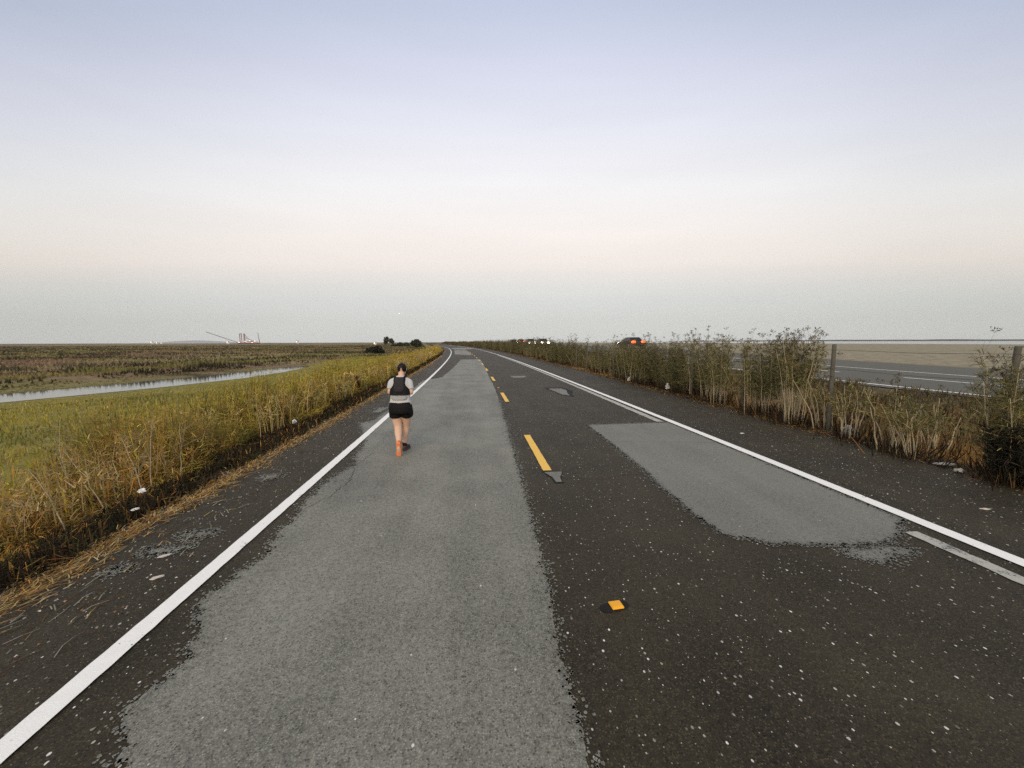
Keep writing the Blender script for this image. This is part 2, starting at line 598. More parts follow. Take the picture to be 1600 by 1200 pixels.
# grey overlay in the left lane, and its outliers
ragged_poly('road_patch', [(0.45, -8), (0.48, 0.8), (0.52, 1.7), (0.58, 2.9), (0.66, 5.0), (0.73, 7.5), (0.86, 12), (0.96, 17), (1.0, 24), (1.2, 36), (1.35, 47.0),
                           (-0.9, 46.2), (-1.28, 34), (-1.72, 23.2), (-2.62, 21.3), (-2.6, 10.6), (-2.9, 10.2), (-2.42, 8.8), (-2.05, 6.9), (-2.22, 5.2), (-2.02, 3.9), (-2.16, 3.1),
                           (-1.86, 2.6), (-1.90, 2.1), (-1.72, 1.7), (-1.55, 0.5), (-1.5, -8)], 0.004, M['patch'],
            [0.035] * 10 + [0.03] + [0.05] * 4 + [0.02] * 2 + [0.12] * 10)
ragged_poly('road_patch', [(0.2, 62), (0.75, 61), (1.2, 72), (1.0, 98), (-1.6, 99), (-1.8, 66)], 0.004, M['patch'], [0.08])
ragged_poly('road_patch', [(-1.4, 108), (1.3, 106), (4.7, 118), (4.7, 135), (-1.6, 135)], 0.004, M['patch'], [0.08])
ragged_poly('road_patch', [(2.76, 9.38), (2.67, 6.05), (2.57, 4.36), (2.60, 3.80), (3.06, 3.53), (3.76, 3.45), (4.2, 3.44), (4.55, 3.66), (4.87, 3.9), (4.9, 9.44)], 0.004, M['patch2'],
            [0.03, 0.03, 0.03, 0.06, 0.06, 0.08, 0.07, 0.05, 0.01, 0.02])
ragged_poly('road_patch', [(3.28, 16.9), (3.40, 14.9), (3.62, 14.6), (3.88, 16.2), (3.80, 16.9)], 0.008, M['patch2'], [0.05])
ragged_poly('road_patch', [(3.18, 17.3), (3.32, 14.7), (3.70, 14.3), (4.08, 16.0), (3.95, 17.3)], 0.004, M['tar'], [0.08])
ragged_poly('road_patch', [(2.4, 22.4), (3.1, 22.6), (3.2, 23.4), (2.3, 23.6)], 0.004, M['patch'], [0.2])
ragged_poly('road_patch', [(3.5, 3.30), (3.9, 3.16), (4.25, 3.25), (4.1, 3.36)], 0.004, M['patch2'], [0.10])
# pale scuffs on the left shoulder
for (x, y, w, h) in ((-3.05, 4.05, .42, .10), (-2.95, 4.35, .35, .08), (-3.2, 3.7, .2, .05), (-3.1, 6.2, .3, .12), (-2.8, 12.2, .3, .9)):
    ragged_poly('road_scuff', [(x - w / 2, y - h / 2), (x + w / 2, y - h / 2 + .03), (x + w / 2, y + h / 2), (x - w / 2, y + h / 2 + .02)], 0.004, M['patch'], [0.07], 0.012)
# funnel-shaped tar and grey mark below the first dash
ragged_poly('road_patch', [(1.17, 5.50), (1.26, 5.50), (1.27, 5.70), (1.36, 5.95), (1.07, 5.95), (1.16, 5.70)], 0.010, M['patch2'], [0.008], crumbs=False)
ragged_poly('road_patch', [(1.14, 5.47), (1.285, 5.47), (1.29, 5.70), (1.38, 5.99), (1.05, 5.99), (1.14, 5.70)], 0.006, M['tar'], [0.02], crumbs=False)


def crack(pts, w, z=0.006, mat='crack'):
    P = [np.array(p, float) for p in pts]
    out_l, out_r = [], []
    for i in range(len(P) - 1):
        a, b = P[i], P[i + 1]
        d = b - a
        ln = np.hypot(*d)
        k = max(3, int(ln / 0.03))
        nrm = np.array([-d[1], d[0]]) / ln
        for t in np.linspace(0, 1, k, endpoint=(i == len(P) - 2)):
            s = random.uniform(-1, 1) * w * 0.9 + math.sin(t * ln * 7 + i) * w
            q = a + d * t + nrm * s
            ww = w * random.uniform(0.1, 0.55)
            out_l.append(q + nrm * ww / 2)
            out_r.append(q - nrm * ww / 2)
    A = np.array(out_l); B = np.array(out_r)
    n = len(A)
    V = np.concatenate([W(A[:, 0], A[:, 1], np.full(n, z)), W(B[:, 0], B[:, 1], np.full(n, z))])
    i = np.arange(n - 1)
    tag(link('road_crack', np_mesh('road_crack', V, [np.stack([i, i + 1, i + 1 + n, i + n], -1)]), M[mat]), kind='structure')


crack([(-2.1, 4.9), (-1.9, 5.3), (-1.86, 6.0), (-2.0, 6.6), (-1.85, 7.4)], 0.02)
crack([(1.35, 5.65), (1.9, 5.55), (2.3, 5.72), (2.8, 5.7)], 0.012)
crack([(0.75, 7.6), (1.6, 7.5), (2.6, 7.7), (4.9, 7.4)], 0.01)
crack([(-1.7, 15), (-0.4, 15.2), (0.9, 15)], 0.014)
crack([(0.9, 19.0), (2.0, 19.3), (3.6, 19.0), (4.8, 19.2)], 0.02)
crack([(5.15, 4.0), (5.3, 6.0), (5.25, 9.0), (5.4, 13)], 0.014)

strip('edge_line', -2.455, -2.312, 1.95, 300, 0.012, M['white'], 1200, rag=0.010)
strip('edge_line', -2.455, -2.312, -25, 1.82, 0.012, M['white'], 400, rag=0.010)
strip('edge_line', 4.90, 5.07, -25, 300, 0.012, M['white'], 1200, rag=0.010)
strip('edge_line', 4.54, 4.70, -25, 3.62, 0.008, M['faded'], 300, rag=0.04)
strip('edge_line', 4.60, 4.79, 9.5, 60, 0.008, M['faded'], 300, rag=0.04)
for i in range(16):
    y0 = 6.02 + 7.28 * i if i < 9 else 6.02 + 7.28 * i
    strip('lane_marking', 1.07, 1.205, y0, y0 + 2.42, 0.012, M['yellow'], 120, rag=0.012, geo=False)
strip('lane_marking', 1.07, 1.205, 6.02 - 14.56, 6.02 - 12.1, 0.012, M['yellow'], 60, rag=0.012, geo=False)

# raised yellow reflectors on tar pads
M['marker'] = plain('yellow_marker_plastic', (0.85, 0.40, 0.02), 0.35, vary=0.1)


def road_marker(x, y, rot, lab):
    e = empty('road_marker', tuple(W(x, y, 0.0)), rot)
    bm = bmesh.new()
    r = bmesh.ops.create_cube(bm, size=1)
    for v in bm.verts:
        top = v.co.z > 0
        v.co = Vector((v.co.x * (0.088 if top else 0.10), v.co.y * (0.070 if top else 0.10), 0.024 if top else 0.0105))
    bmesh.ops.bevel(bm, geom=bm.edges[:], offset=0.004, segments=2, affect='EDGES')
    me = bpy.data.meshes.new('reflector'); bm.to_mesh(me); bm.free()
    link('reflector', me, M['marker'], e)
    k = 60
    a = np.linspace(0, 2 * math.pi, k, endpoint=False)
    rr = 0.082 * (1 + 0.25 * np.sin(2 * a + 1) + rng.normal(0, 0.05, k))
    V = np.stack([rr * np.cos(a) * 1.2 - 0.018, rr * np.sin(a) * .85, np.full(k, 0.006)], -1)
    V2 = V.copy(); V2[:, :2] *= 0.85; V2[:, 2] = 0.0102
    VV = np.concatenate([V, V2])
    i = np.arange(k); j = (i + 1) % k
    me = np_mesh('tar_pad', VV, [np.stack([i, j, j + k, i + k], -1), np.array([np.arange(k, 2 * k)])])
    link('tar_pad', me, M['tar'], e)
    tag(e, lab, 'road marker', 'raised markers along the centre line')


road_marker(1.07, 2.78, 0.1, 'square orange-yellow raised reflector on a black tar pad, nearest to the viewer')
road_marker(1.12, 17.4, 0.0, 'small yellow raised marker between the second and third yellow dashes')
road_marker(1.12, 31.6, 0.0, 'tiny far yellow raised marker on the centre line beyond the runner')

# highway on its low embankment
hz = lambda xx, yy: rise(yy)
strip('highway', 12.6, 25.3, -40, 420, 0.60, M['hwy'], 200, zf=hz, rag=0.3)
strip('highway_marking', 13.12, 13.27, -40, 300, 0.606, M['white'], 200, zf=hz)
for y0 in np.arange(-20, 160, 7.3):
    strip('highway_marking', 16.55, 16.68, y0, y0 + 4.6, 0.606, M['white'], 8, zf=hz, geo=False)
strip('highway_marking', 19.7, 19.83, -40, 300, 0.606, M['white'], 200, zf=hz)


def ribbon_poly(name, cl, wd, z, mat):
    cl = np.asarray(cl, float)
    t = np.arange(len(cl)); tt = np.linspace(0, len(cl) - 1, 160)
    X = np.interp(tt, t, cl[:, 0]); Yv = np.interp(tt, t, cl[:, 1]); w = np.interp(tt, t, wd)
    dx, dy = np.gradient(X), np.gradient(Yv)
    l = np.hypot(dx, dy)
    nxv, nyv = -dy / l, dx / l
    A = np.stack([X + nxv * w, Yv + nyv * w, 0 * X + z], -1)
    B = np.stack([X - nxv * w, Yv - nyv * w, 0 * X + z], -1)
    V = np.concatenate([A, B]); n = len(A); i = np.arange(n - 1)
    return tag(link(name, np_mesh(name, V, [np.stack([i, i + n, i + 1 + n, i + 1], -1)]), mat), kind='structure')


ribbon_poly('channel_water', CH, CHW + 1.0, -1.12, M['water'])
V = np.array([(102, -40, -0.45), (3000, -40, -0.45), (3000, 6000, -0.45), (102, 6000, -0.45)], float)
yy = np.concatenate([[-40, 0, 50, 100, 176], np.geomspace(220, 3990, 20)])
A = W(np.full(len(yy), 100.0), yy, np.full(len(yy), -0.40)); A[:, 0] = np.maximum(A[:, 0], -400)
B = A.copy(); B[:, 0] = 1900
V = np.concatenate([A, B]); n = len(A); i = np.arange(n - 1)
tag(link('bay_water', np_mesh('bay_water', V, [np.stack([i, i + n, i + 1 + n, i + 1], -1)]), M['water']), kind='structure')
M['shore'] = plain('distant_shore', (0.075, 0.07, 0.065), 0.95, vary=0.3, scale=0.01)


def ridge(name, pts, hs, wd, mat):
    """a low long rise of land far away: a real ridge with width"""
    pts = np.asarray(pts, float)
    n = len(pts)
    d = np.gradient(pts, axis=0)
    d /= np.hypot(d[:, 0], d[:, 1])[:, None]
    nr = np.stack([-d[:, 1], d[:, 0]], -1)
    V = []
    for k, (off, hh) in enumerate(((-1, 0), (-.5, .7), (0, 1), (.5, .7), (1, 0))):
        V.append(np.concatenate([pts + nr * off * wd, (np.asarray(hs) * hh - 1.5)[:, None]], 1))
    V = np.stack(V, 1).reshape(-1, 3)
    ii = (np.arange(n - 1)[:, None] * 5 + np.arange(4)[None, :]).ravel()
    F = np.stack([ii, ii + 1, ii + 6, ii + 5], -1)
    return tag(link(name, np_mesh(name, V, [F], None, True), mat), kind='structure')


yy = np.linspace(100, 2600, 120)
ridge('far_shore', np.stack([1500 - 0.02 * yy, yy], -1), 4.6 + 2.4 * fbm(yy * 0.01, yy * 0, 4), 60, M['shore'])
M['hill'] = plain('distant_hill', (0.36, 0.35, 0.34), 1.0, vary=0.1, scale=0.005)
xx = np.linspace(-1900, -1180, 40)
ridge('far_hill', np.stack([xx, 0 * xx + 2450], -1), 15 * np.exp(-((xx + 1580) / 190) ** 2) + 2, 120, M['hill'])

# ------------------------------------------------------------------ vegetation


def ribbons(P0, P1, P2, w, S, c, tipw=0.15):
    n = len(P0)
    w = np.broadcast_to(np.asarray(w, float), (n,))[:, None]
    V = np.stack([P0 - S * w * .5, P0 + S * w * .5, P1 + S * w * .42, P1 - S * w * .42, P2 + S * w * tipw, P2 - S * w * tipw], 1).reshape(-1, 3)
    b = np.arange(n)[:, None] * 6
    F = np.concatenate([b + np.array([0, 1, 2, 3]), b + np.array([3, 2, 4, 5])])
    return V, F, np.repeat(np.broadcast_to(c, (n, 3)), 6, 0)


def blades(P, h, w, lean, c, droop=0.3):
    n = len(P)
    a = rng.uniform(0, 2 * np.pi, n)
    S = np.stack([np.cos(a), np.sin(a), 0 * a], -1)
    b = rng.uniform(0, 2 * np.pi, n)
    Ld = np.stack([np.cos(b), np.sin(b), 0 * b], -1) * (np.abs(rng.normal(0, 1, n)) * lean)[:, None]
    h = np.broadcast_to(h, (n,))[:, None]
    up = np.array([0, 0, 1.0])
    P1 = P + h * .55 * up + Ld * h * .3
    P2 = P + h * (1 - droop * np.minimum(1, np.linalg.norm(Ld, axis=1))[:, None]) * up + Ld * h
    return ribbons(P, P1, P2, w, S, c)


def build_veg(name, parts, mat, parent=None):
    Vs, Fs, Cs, o = [], [], [], 0
    for V, F, c in parts:
        Vs.append(V); Fs.append(F + o); Cs.append(c)
        o += len(V)
    return link(name, np_mesh(name, np.concatenate(Vs), [np.concatenate(Fs)], np.concatenate(Cs)), mat, parent)


def pal(n, cols, wts, jit=0.25):
    k = rng.choice(len(cols), n, p=np.array(wts) / sum(wts))
    c = np.array(cols)[k]
    return np.clip(c * (1 + rng.normal(0, jit, (n, 1))).clip(.4, 1.8) * (1 + rng.normal(0, .06, (n, 3))), 0, 1)


def scatter_y(n, y0, y1, soft=3.0):
    """distances crowded towards the viewer"""
    u = rng.uniform(0, 1, n)
    return (y0 + soft) * ((y1 + soft) / (y0 + soft)) ** u - soft


OLIVE = (0.370, 0.310, 0.048); GREEN = (0.130, 0.145, 0.038); STRAW = (0.56, 0.40, 0.16); ORANGE = (0.48, 0.255, 0.06)
BROWN = (0.105, 0.058, 0.022); DARK = (0.026, 0.019, 0.009); YELLOW = (0.54, 0.44, 0.055)

# low field between the bank and the channel
n = 150000
y = scatter_y(n, -1, 110, 6)
xr = -5.8 - rng.uniform(0, 1, n) ** 0.9 * 35
x = xr + cy(y)
d = ch_dist(x, y)
chx = np.interp(y, CH[:, 1], CH[:, 0])
ok = (d > -0.1) & ((x > chx)) & (fbm(x * .5, y * .5) > 0.22)
xr, y, x, d = xr[ok], y[ok], x[ok], d[ok]
n = len(y)
dist = np.hypot(x, y)
P = W(xr, y, zt(xr, y) - 0.02)
h = (0.08 + 0.22 * fbm(x * .35 + 9, y * .35, 3)) * rng.uniform(.6, 1.25, n) * (0.25 + 0.75 * sstep(2.0, 12, d))
c = pal(n, [OLIVE, (.21, .20, .048), STRAW, ORANGE, BROWN], [5, 3.6, 1.0, .3, .4])
cl = fbm(x * .22, y * .3, 4)
c = mix3(c, np.array(YELLOW) * 0.8, sstep(.5, .7, cl) * .5)
c = mix3(c, np.array(GREEN), sstep(.5, .32, cl) * .5)
tag(build_veg('field_grass', [blades(P, h, 0.006 + 0.0011 * dist, .35, c)], M['blade']), kind='stuff')

# marsh beyond the channel
n = 120000
y = scatter_y(n, 4, 420, 14)
xr = -10 - rng.uniform(0, 1, n) ** 1.4 * (40 + 1.15 * y)
x = xr + cy(y)
d = ch_dist(x, y)
chx = np.interp(y, CH[:, 1], CH[:, 0])
ok = (d > 0.75) & ((x < chx) | (y > 100) | (d > 30)) & (fbm(x * .12, y * .2) > 0.30)
xr, y, x, d = xr[ok], y[ok], x[ok], d[ok]
n = len(y)
dist = np.hypot(x, y)
P = W(xr, y, zt(xr, y) - 0.03)
tall = sstep(.52, .66, fbm(x * .10 + 40, y * .22 + 9, 4))
h = (0.20 + 0.22 * fbm(x * .2, y * .2, 3) + .28 * tall) * rng.uniform(.6, 1.3, n) * (.22 + .78 * sstep(1.5, 6, d))
c = marsh_col(x, y) * 1.25 * (1 + rng.normal(0, .22, (n, 1))).clip(.4, 1.8)
dj = d + (fbm(x * .3, y * .3 + 8, 3) - .5) * 3.0
c = mix3(c, (0.15, 0.125, 0.05), (1 - sstep(3.5, 4.5, d)) * .7)
c = mix3(c, (0.034, 0.030, 0.013), sstep(3.4, 4.2, dj) * (1 - sstep(5.2, 6.2, dj)) * .9)  # dark band along the cut bank: its shadow put into the grass colour
c = mix3(c, (0.24, 0.225, 0.06), sstep(5.8, 6.6, dj) * (1 - sstep(9, 11, dj)) * .75)
c = mix3(c, (0.036, 0.033, 0.015), sstep(11.5, 12.5, dj) * (1 - sstep(14, 15.5, dj)) * .85)
tag(build_veg('marsh_vegetation', [blades(P, h, 0.02 + 0.0028 * dist, .4, c)], M['blade']), kind='stuff')

# tall weeds on the bank
parts = []
n = 38000
y = scatter_y(n, 0.6, 120, 3.0)
xr = -4.72 - rng.uniform(0, 1, n) ** 1.3 * (1.7 + 2.6 * sstep(5, 14, y)) - (fbm(y * .6, y * 0 + 4, 3) - .5) * 1.1
x = xr + cy(y)
dist = np.hypot(x, y)
P = W(xr, y, zt(xr, y) - 0.03)
ph = np.clip((fbm(x * .55 + 20, y * .55, 4) - .5) * 2.0 + .5, 0, 1)
front = sstep(-4.6, -5.5, xr)
near_low = (0.60 + 0.50 * sstep(4.5, 9, y)) * (1 - .4 * sstep(-6.5, -8.5, xr))
h = (0.22 + 1.05 * front * (0.25 + .95 * ph)) * rng.uniform(.55, 1.15, n) * near_low
c = pal(n, [OLIVE, GREEN, YELLOW, STRAW, ORANGE, BROWN], [4, 3.0, 2.4, 1.5, 0.8, .8])
c = mix3(c, pal(n, [GREEN, (.06, .07, .025)], [1, 1]), sstep(.55, .75, fbm(x * .8 + 5, y * .8, 3)) * .7)
c = mix3(c, pal(n, [BROWN, DARK], [2, 1]), sstep(.60, .75, fbm(x * 1.1 + 50, y * 1.1, 3)) * .8)
warm = (1 - sstep(5, 11, y)) * .85 + (1 - front) * .7 + sstep(.55, .68, fbm(x * .7 + 33, y * .4, 3)) * .5
c = mix3(c, pal(n, [ORANGE, STRAW, BROWN, OLIVE], [3, 1.2, 2, 1.6]), np.clip(warm, 0, 1) * (rng.uniform(0, 1, n) < .8))
c = mix3(c, pal(n, [STRAW, ORANGE, OLIVE], [3, 2, 2]), sstep(22, 45, y) * .55)
parts.append(blades(P, h, 0.0045 + 0.0010 * dist, .22, c))
# feathery side leaves on those stems
k = rng.integers(0, n, 125000)
t = rng.uniform(.30, 1.0, len(k))
Q = P[k] + np.stack([rng.normal(0, .05, len(k)), rng.normal(0, .05, len(k)), h[k] * t], -1)
az = rng.uniform(0, 2 * np.pi, len(k))
ln = rng.uniform(.05, .16, len(k)) * (1 + .012 * dist[k])
el = rng.uniform(.0, 1.1, len(k))
D = np.stack([np.cos(az) * np.cos(el), np.sin(az) * np.cos(el), np.sin(el)], -1) * ln[:, None]
S = np.cross(D, rng.normal(0, 1, D.shape)); S /= np.linalg.norm(S, axis=1)[:, None] + 1e-9
parts.append(ribbons(Q, Q + D * .5, Q + D - np.array([0, 0, 1]) * (ln * .2)[:, None], 0.0035 + .0010 * dist[k], S, mix3(c[k] * rng.uniform(.7, 1.3, (len(k), 1)), np.array(YELLOW), sstep(.55, .95, t) * .5 * sstep(6, 12, y[k]))))
# taller straw-gold stems standing loosely out of the bank
n = 3400
y2 = scatter_y(n, 2.2, 60, 3.0)
x2 = -4.75 - rng.uniform(0, 1, n) ** 1.2 * 2.2
ok = fbm(x2 * 1.2 + 3, y2 * 1.2, 3) > .46
x2, y2 = x2[ok], y2[ok]
n = len(y2)
P2 = W(x2, y2, zt(x2, y2) - .03)
h2 = rng.uniform(.5, 1.15, n) * (.75 + .3 * sstep(5, 10, y2))
c2 = pal(n, [STRAW, (.50, .40, .20), ORANGE, YELLOW], [3, 2, 1.3, 1.3])
d2 = np.hypot(x2, y2)
parts.append(blades(P2, h2, .006 + .0010 * d2, .28, c2, .25))
k2 = np.repeat(np.arange(n), 7)
t2 = rng.uniform(.55, 1.0, len(k2))
Q2 = P2[k2] + np.stack([rng.normal(0, .05, len(k2)), rng.normal(0, .05, len(k2)), h2[k2] * t2 * .95], -1)
D2 = rng.normal(0, 1, (len(k2), 3)) * np.array([.05, .05, .05]) + np.array([0, 0, .03])
S2 = np.cross(D2, rng.normal(0, 1, D2.shape)); S2 /= np.linalg.norm(S2, axis=1)[:, None] + 1e-9
parts.append(ribbons(Q2, Q2 + D2 * .5, Q2 + D2, .006 + .0011 * d2[k2], S2, c2[k2] * rng.uniform(.7, 1.2, (len(k2), 1))))
tag(build_veg('bank_weeds', parts, M['blade']), kind='stuff')

# dark creeping mat at the foot of the bank
n = 42000
y = scatter_y(n, 0.4, 70, 2.5)
xr = -4.38 + rng.normal(0, .32, n) - (fbm(y * 1.1, y * 0 + 2, 3) - .5) * .5
ok = (xr < -3.80) & (fbm(xr * 4, y * 2.2) > .38)
xr, y = xr[ok], y[ok]
n = len(y)
P = W(xr, y, zt(xr, y) - .01)
c = pal(n, [DARK, (0.055, 0.055, 0.020), BROWN, ORANGE, (.02, .017, .01)], [4, 2.2, 2, .7, 2])
h = rng.uniform(.05, .24, n) * (.5 + fbm(xr * 2, y * 2) * 1.0)
tag(build_veg('creeping_weeds', [blades(P, h, .010 + .0012 * y, .9, c, .5)], M['blade']), kind='stuff')

# straw lying along both edges and thinly on the shoulders


def straw(name, xc, xs_, n, y1, cols, wts, zmin=0.014):
    y = scatter_y(n, 0.4, y1, 2.0)
    xr = xc + rng.normal(0, xs_, n) + (fbm(y * .9, y * 0 + xc, 3) - .5) * .3
    P = W(xr, y, np.maximum(zt(xr, y), -.05) + zmin + rng.uniform(0, .015, n))
    a = np.pi / 2 + rng.normal(0, .8, n)
    ln = rng.uniform(.03, .20, n)
    D = np.stack([np.cos(a), np.sin(a), rng.normal(.02, .05, n)], -1) * ln[:, None]
    S = np.cross(D, np.array([0, 0, 1.0])); S /= np.linalg.norm(S, axis=1)[:, None]
    bend = np.stack([rng.normal(0, .012, n), rng.normal(0, .012, n), np.abs(rng.normal(0, .008, n))], -1)
    tag(build_veg(name, [ribbons(P, P + D * .5 + bend, P + D, .004 + .0012 * y, S, pal(n, cols, wts, .3))], M['blade']), kind='stuff')


straw('straw_litter', -3.72, .13, 9000, 60, [STRAW, ORANGE, BROWN, (.45, .36, .22)], [3, 2.2, 2, .8])
straw('shoulder_litter', -3.2, .30, 700, 40, [STRAW, BROWN, (.40, .36, .28), (.2, .13, .06)], [.5, 3, 1.5, 1])
straw('verge_litter', 7.72, .16, 6000, 60, [ORANGE, BROWN, STRAW, DARK], [2.2, 3.5, 1, 3])

# loose grit on the shoulders
n = 2600
y = scatter_y(n, .8, 45, 2)
xr = np.where(rng.uniform(0, 1, n) < .5, rng.uniform(-3.6, -2.55, n), rng.uniform(5.15, 7.6, n))
P = W(xr, y, np.full(n, .002))
s = rng.uniform(.004, .016, n)[:, None]
a = rng.uniform(0, 6.28, n)
base = np.array([(1, 0, 0), (-.4, .8, 0), (-.5, -.7, 0), (0.1, 0, .8)])
ca, sa = np.cos(a)[:, None], np.sin(a)[:, None]
bx = base[None, :, 0] * ca - base[None, :, 1] * sa
by = base[None, :, 0] * sa + base[None, :, 1] * ca
V = np.stack([P[:, 0:1] + bx * s, P[:, 1:2] + by * s, P[:, 2:3] + base[None, :, 2] * s], -1).reshape(-1, 3)
b4 = np.arange(n)[:, None] * 4
F = np.concatenate([b4 + np.array(q) for q in ((0, 1, 3), (1, 2, 3), (2, 0, 3))])
c = np.repeat(pal(n, [(.30, .27, .22), (.12, .10, .08), (.62, .58, .5), (.35, .22, .10)], [3, 3, 1, 1]), 4, 0)
tag(link('gravel', np_mesh('gravel', V, [F], c), M['blade']), kind='stuff')

# dry grass and dead brush between the fence and the highway
parts = []
n = 60000
y = scatter_y(n, -2, 130, 4)
xr = 7.85 + rng.uniform(0, 1, n) * 4.7
x = xr + cy(y)
ok = fbm(x * .8, y * .8) > .33
xr, y, x = xr[ok], y[ok], x[ok]
n = len(y)
P = W(xr, y, zt(xr, y) - .02)
patchy = fbm(x * .5 + 70, y * .5, 3)
h = (.06 + .30 * patchy * sstep(7.8, 9.0, xr)) * rng.uniform(.5, 1.2, n)
c = pal(n, [(.28, .16, .05), BROWN, (.30, .23, .12), DARK, (.13, .115, .045)], [2.2, 4, 1.6, 3, 2.4])
c = mix3(c, np.array((.46, .26, .075)), sstep(.47, .60, fbm(x * .4, y * .4 + 9, 3)) * .8 * (1 - sstep(9.3, 10.3, xr)))
c = mix3(c, np.array((.11, .09, .04)), sstep(11.2, 12.0, xr) * .6)
parts.append(blades(P, h, .006 + .0012 * np.hypot(x, y), .5, c, .4))
tag(build_veg('embankment_grass', parts, M['blade']), kind='stuff')

# low scrub beyond the highway
n = 9000
y = scatter_y(n, -10, 200, 8)
xr = np.where(rng.uniform(0, 1, n) < .55, 26.3 + np.abs(rng.normal(0, .7, n)), 27 + rng.uniform(0, 1, n) * 40)
x = xr + cy(y)
ok = (fbm(x * .35, y * .12, 3) > .56) | (rng.uniform(0, 1, n) < .05)
xr, y, x = xr[ok], y[ok], x[ok]
n = len(y)
P = W(xr, y, zt(xr, y) - .02)
c = pal(n, [DARK, (.07, .062, .03), BROWN, (.20, .16, .09)], [2.5, 3, 1.5, 1.5])
tag(build_veg('roadside_scrub', [blades(P, rng.uniform(.08, .38, n), .02 + .0022 * np.hypot(x, y), .6, c, .4)], M['blade']), kind='stuff')

# ------------------------------------------------------------------ tubes


class TB:
    """collects tubes / lofts into one mesh"""
    def __init__(s): s.V, s.F, s.n = [], [], 0

    def tube(s, pts, rad, k=5, cap=True):
        pts = np.asarray(pts, float)
        m = len(pts)
        rad = np.broadcast_to(np.asarray(rad, float), (m,))
        T = np.gradient(pts, axis=0)
        T /= np.linalg.norm(T, axis=1)[:, None] + 1e-12
        ref = np.array([1, 0, 0.]) if abs(T[0][0]) < .8 else np.array([0, 1, 0.])
        a = np.arange(k) * 2 * np.pi / k
        for i in range(m):
            u = np.cross(T[i], ref); u /= np.linalg.norm(u)
            v = np.cross(T[i], u)
            s.V.append(pts[i] + rad[i] * (np.cos(a)[:, None] * u + np.sin(a)[:, None] * v))
        for i in range(m - 1):
            for j in range(k):
                s.F.append((s.n + i * k + j, s.n + i * k + (j + 1) % k, s.n + (i + 1) * k + (j + 1) % k, s.n + (i + 1) * k + j))
        if cap:
            s.F.append(tuple(s.n + j for j in reversed(range(k))))
            s.F.append(tuple(s.n + (m - 1) * k + j for j in range(k)))
        s.n += m * k
        return s

    def loft(s, rings):
        """rings: list of (n,3) arrays"""
        k = len(rings[0])
        for r in rings: s.V.append(np.asarray(r, float))
        for i in range(len(rings) - 1):
            for j in range(k):
                s.F.append((s.n + i * k + j, s.n + i * k + (j + 1) % k, s.n + (i + 1) * k + (j + 1) % k, s.n + (i + 1) * k + j))
        s.F.append(tuple(s.n + j for j in reversed(range(k))))
        s.F.append(tuple(s.n + (len(rings) - 1) * k + j for j in range(k)))
        s.n += len(rings) * k
        return s

    def box(s, c, d, rz=0.0):
        c = np.asarray(c, float); hx, hy, hz_ = np.asarray(d, float) / 2
        b = np.array([(-hx, -hy, -hz_), (hx, -hy, -hz_), (hx, hy, -hz_), (-hx, hy, -hz_), (-hx, -hy, hz_), (hx, -hy, hz_), (hx, hy, hz_), (-hx, hy, hz_)])
        if rz:
            cs, sn = math.cos(rz), math.sin(rz)
            b = np.stack([b[:, 0] * cs - b[:, 1] * sn, b[:, 0] * sn + b[:, 1] * cs, b[:, 2]], -1)
        s.V.append(b + c)
        for f in ((3, 2, 1, 0), (4, 5, 6, 7), (0, 1, 5, 4), (1, 2, 6, 5), (2, 3, 7, 6), (3, 0, 4, 7)):
            s.F.append(tuple(s.n + q for q in f))
        s.n += 8
        return s

    def mesh(s, name, smooth=True):
        me = bpy.data.meshes.new(name)
        me.from_pydata([tuple(v) for v in np.concatenate(s.V)], [], s.F)
        if smooth:
            me.polygons.foreach_set('use_smooth', np.ones(len(me.polygons), dtype=bool))
        me.update()
        return me

    def obj(s, name, mat, parent=None, smooth=True):
        return link(name, s.mesh(name, smooth), mat, parent)


# ------------------------------------------------------------------ fennel-like weed clumps along the fence


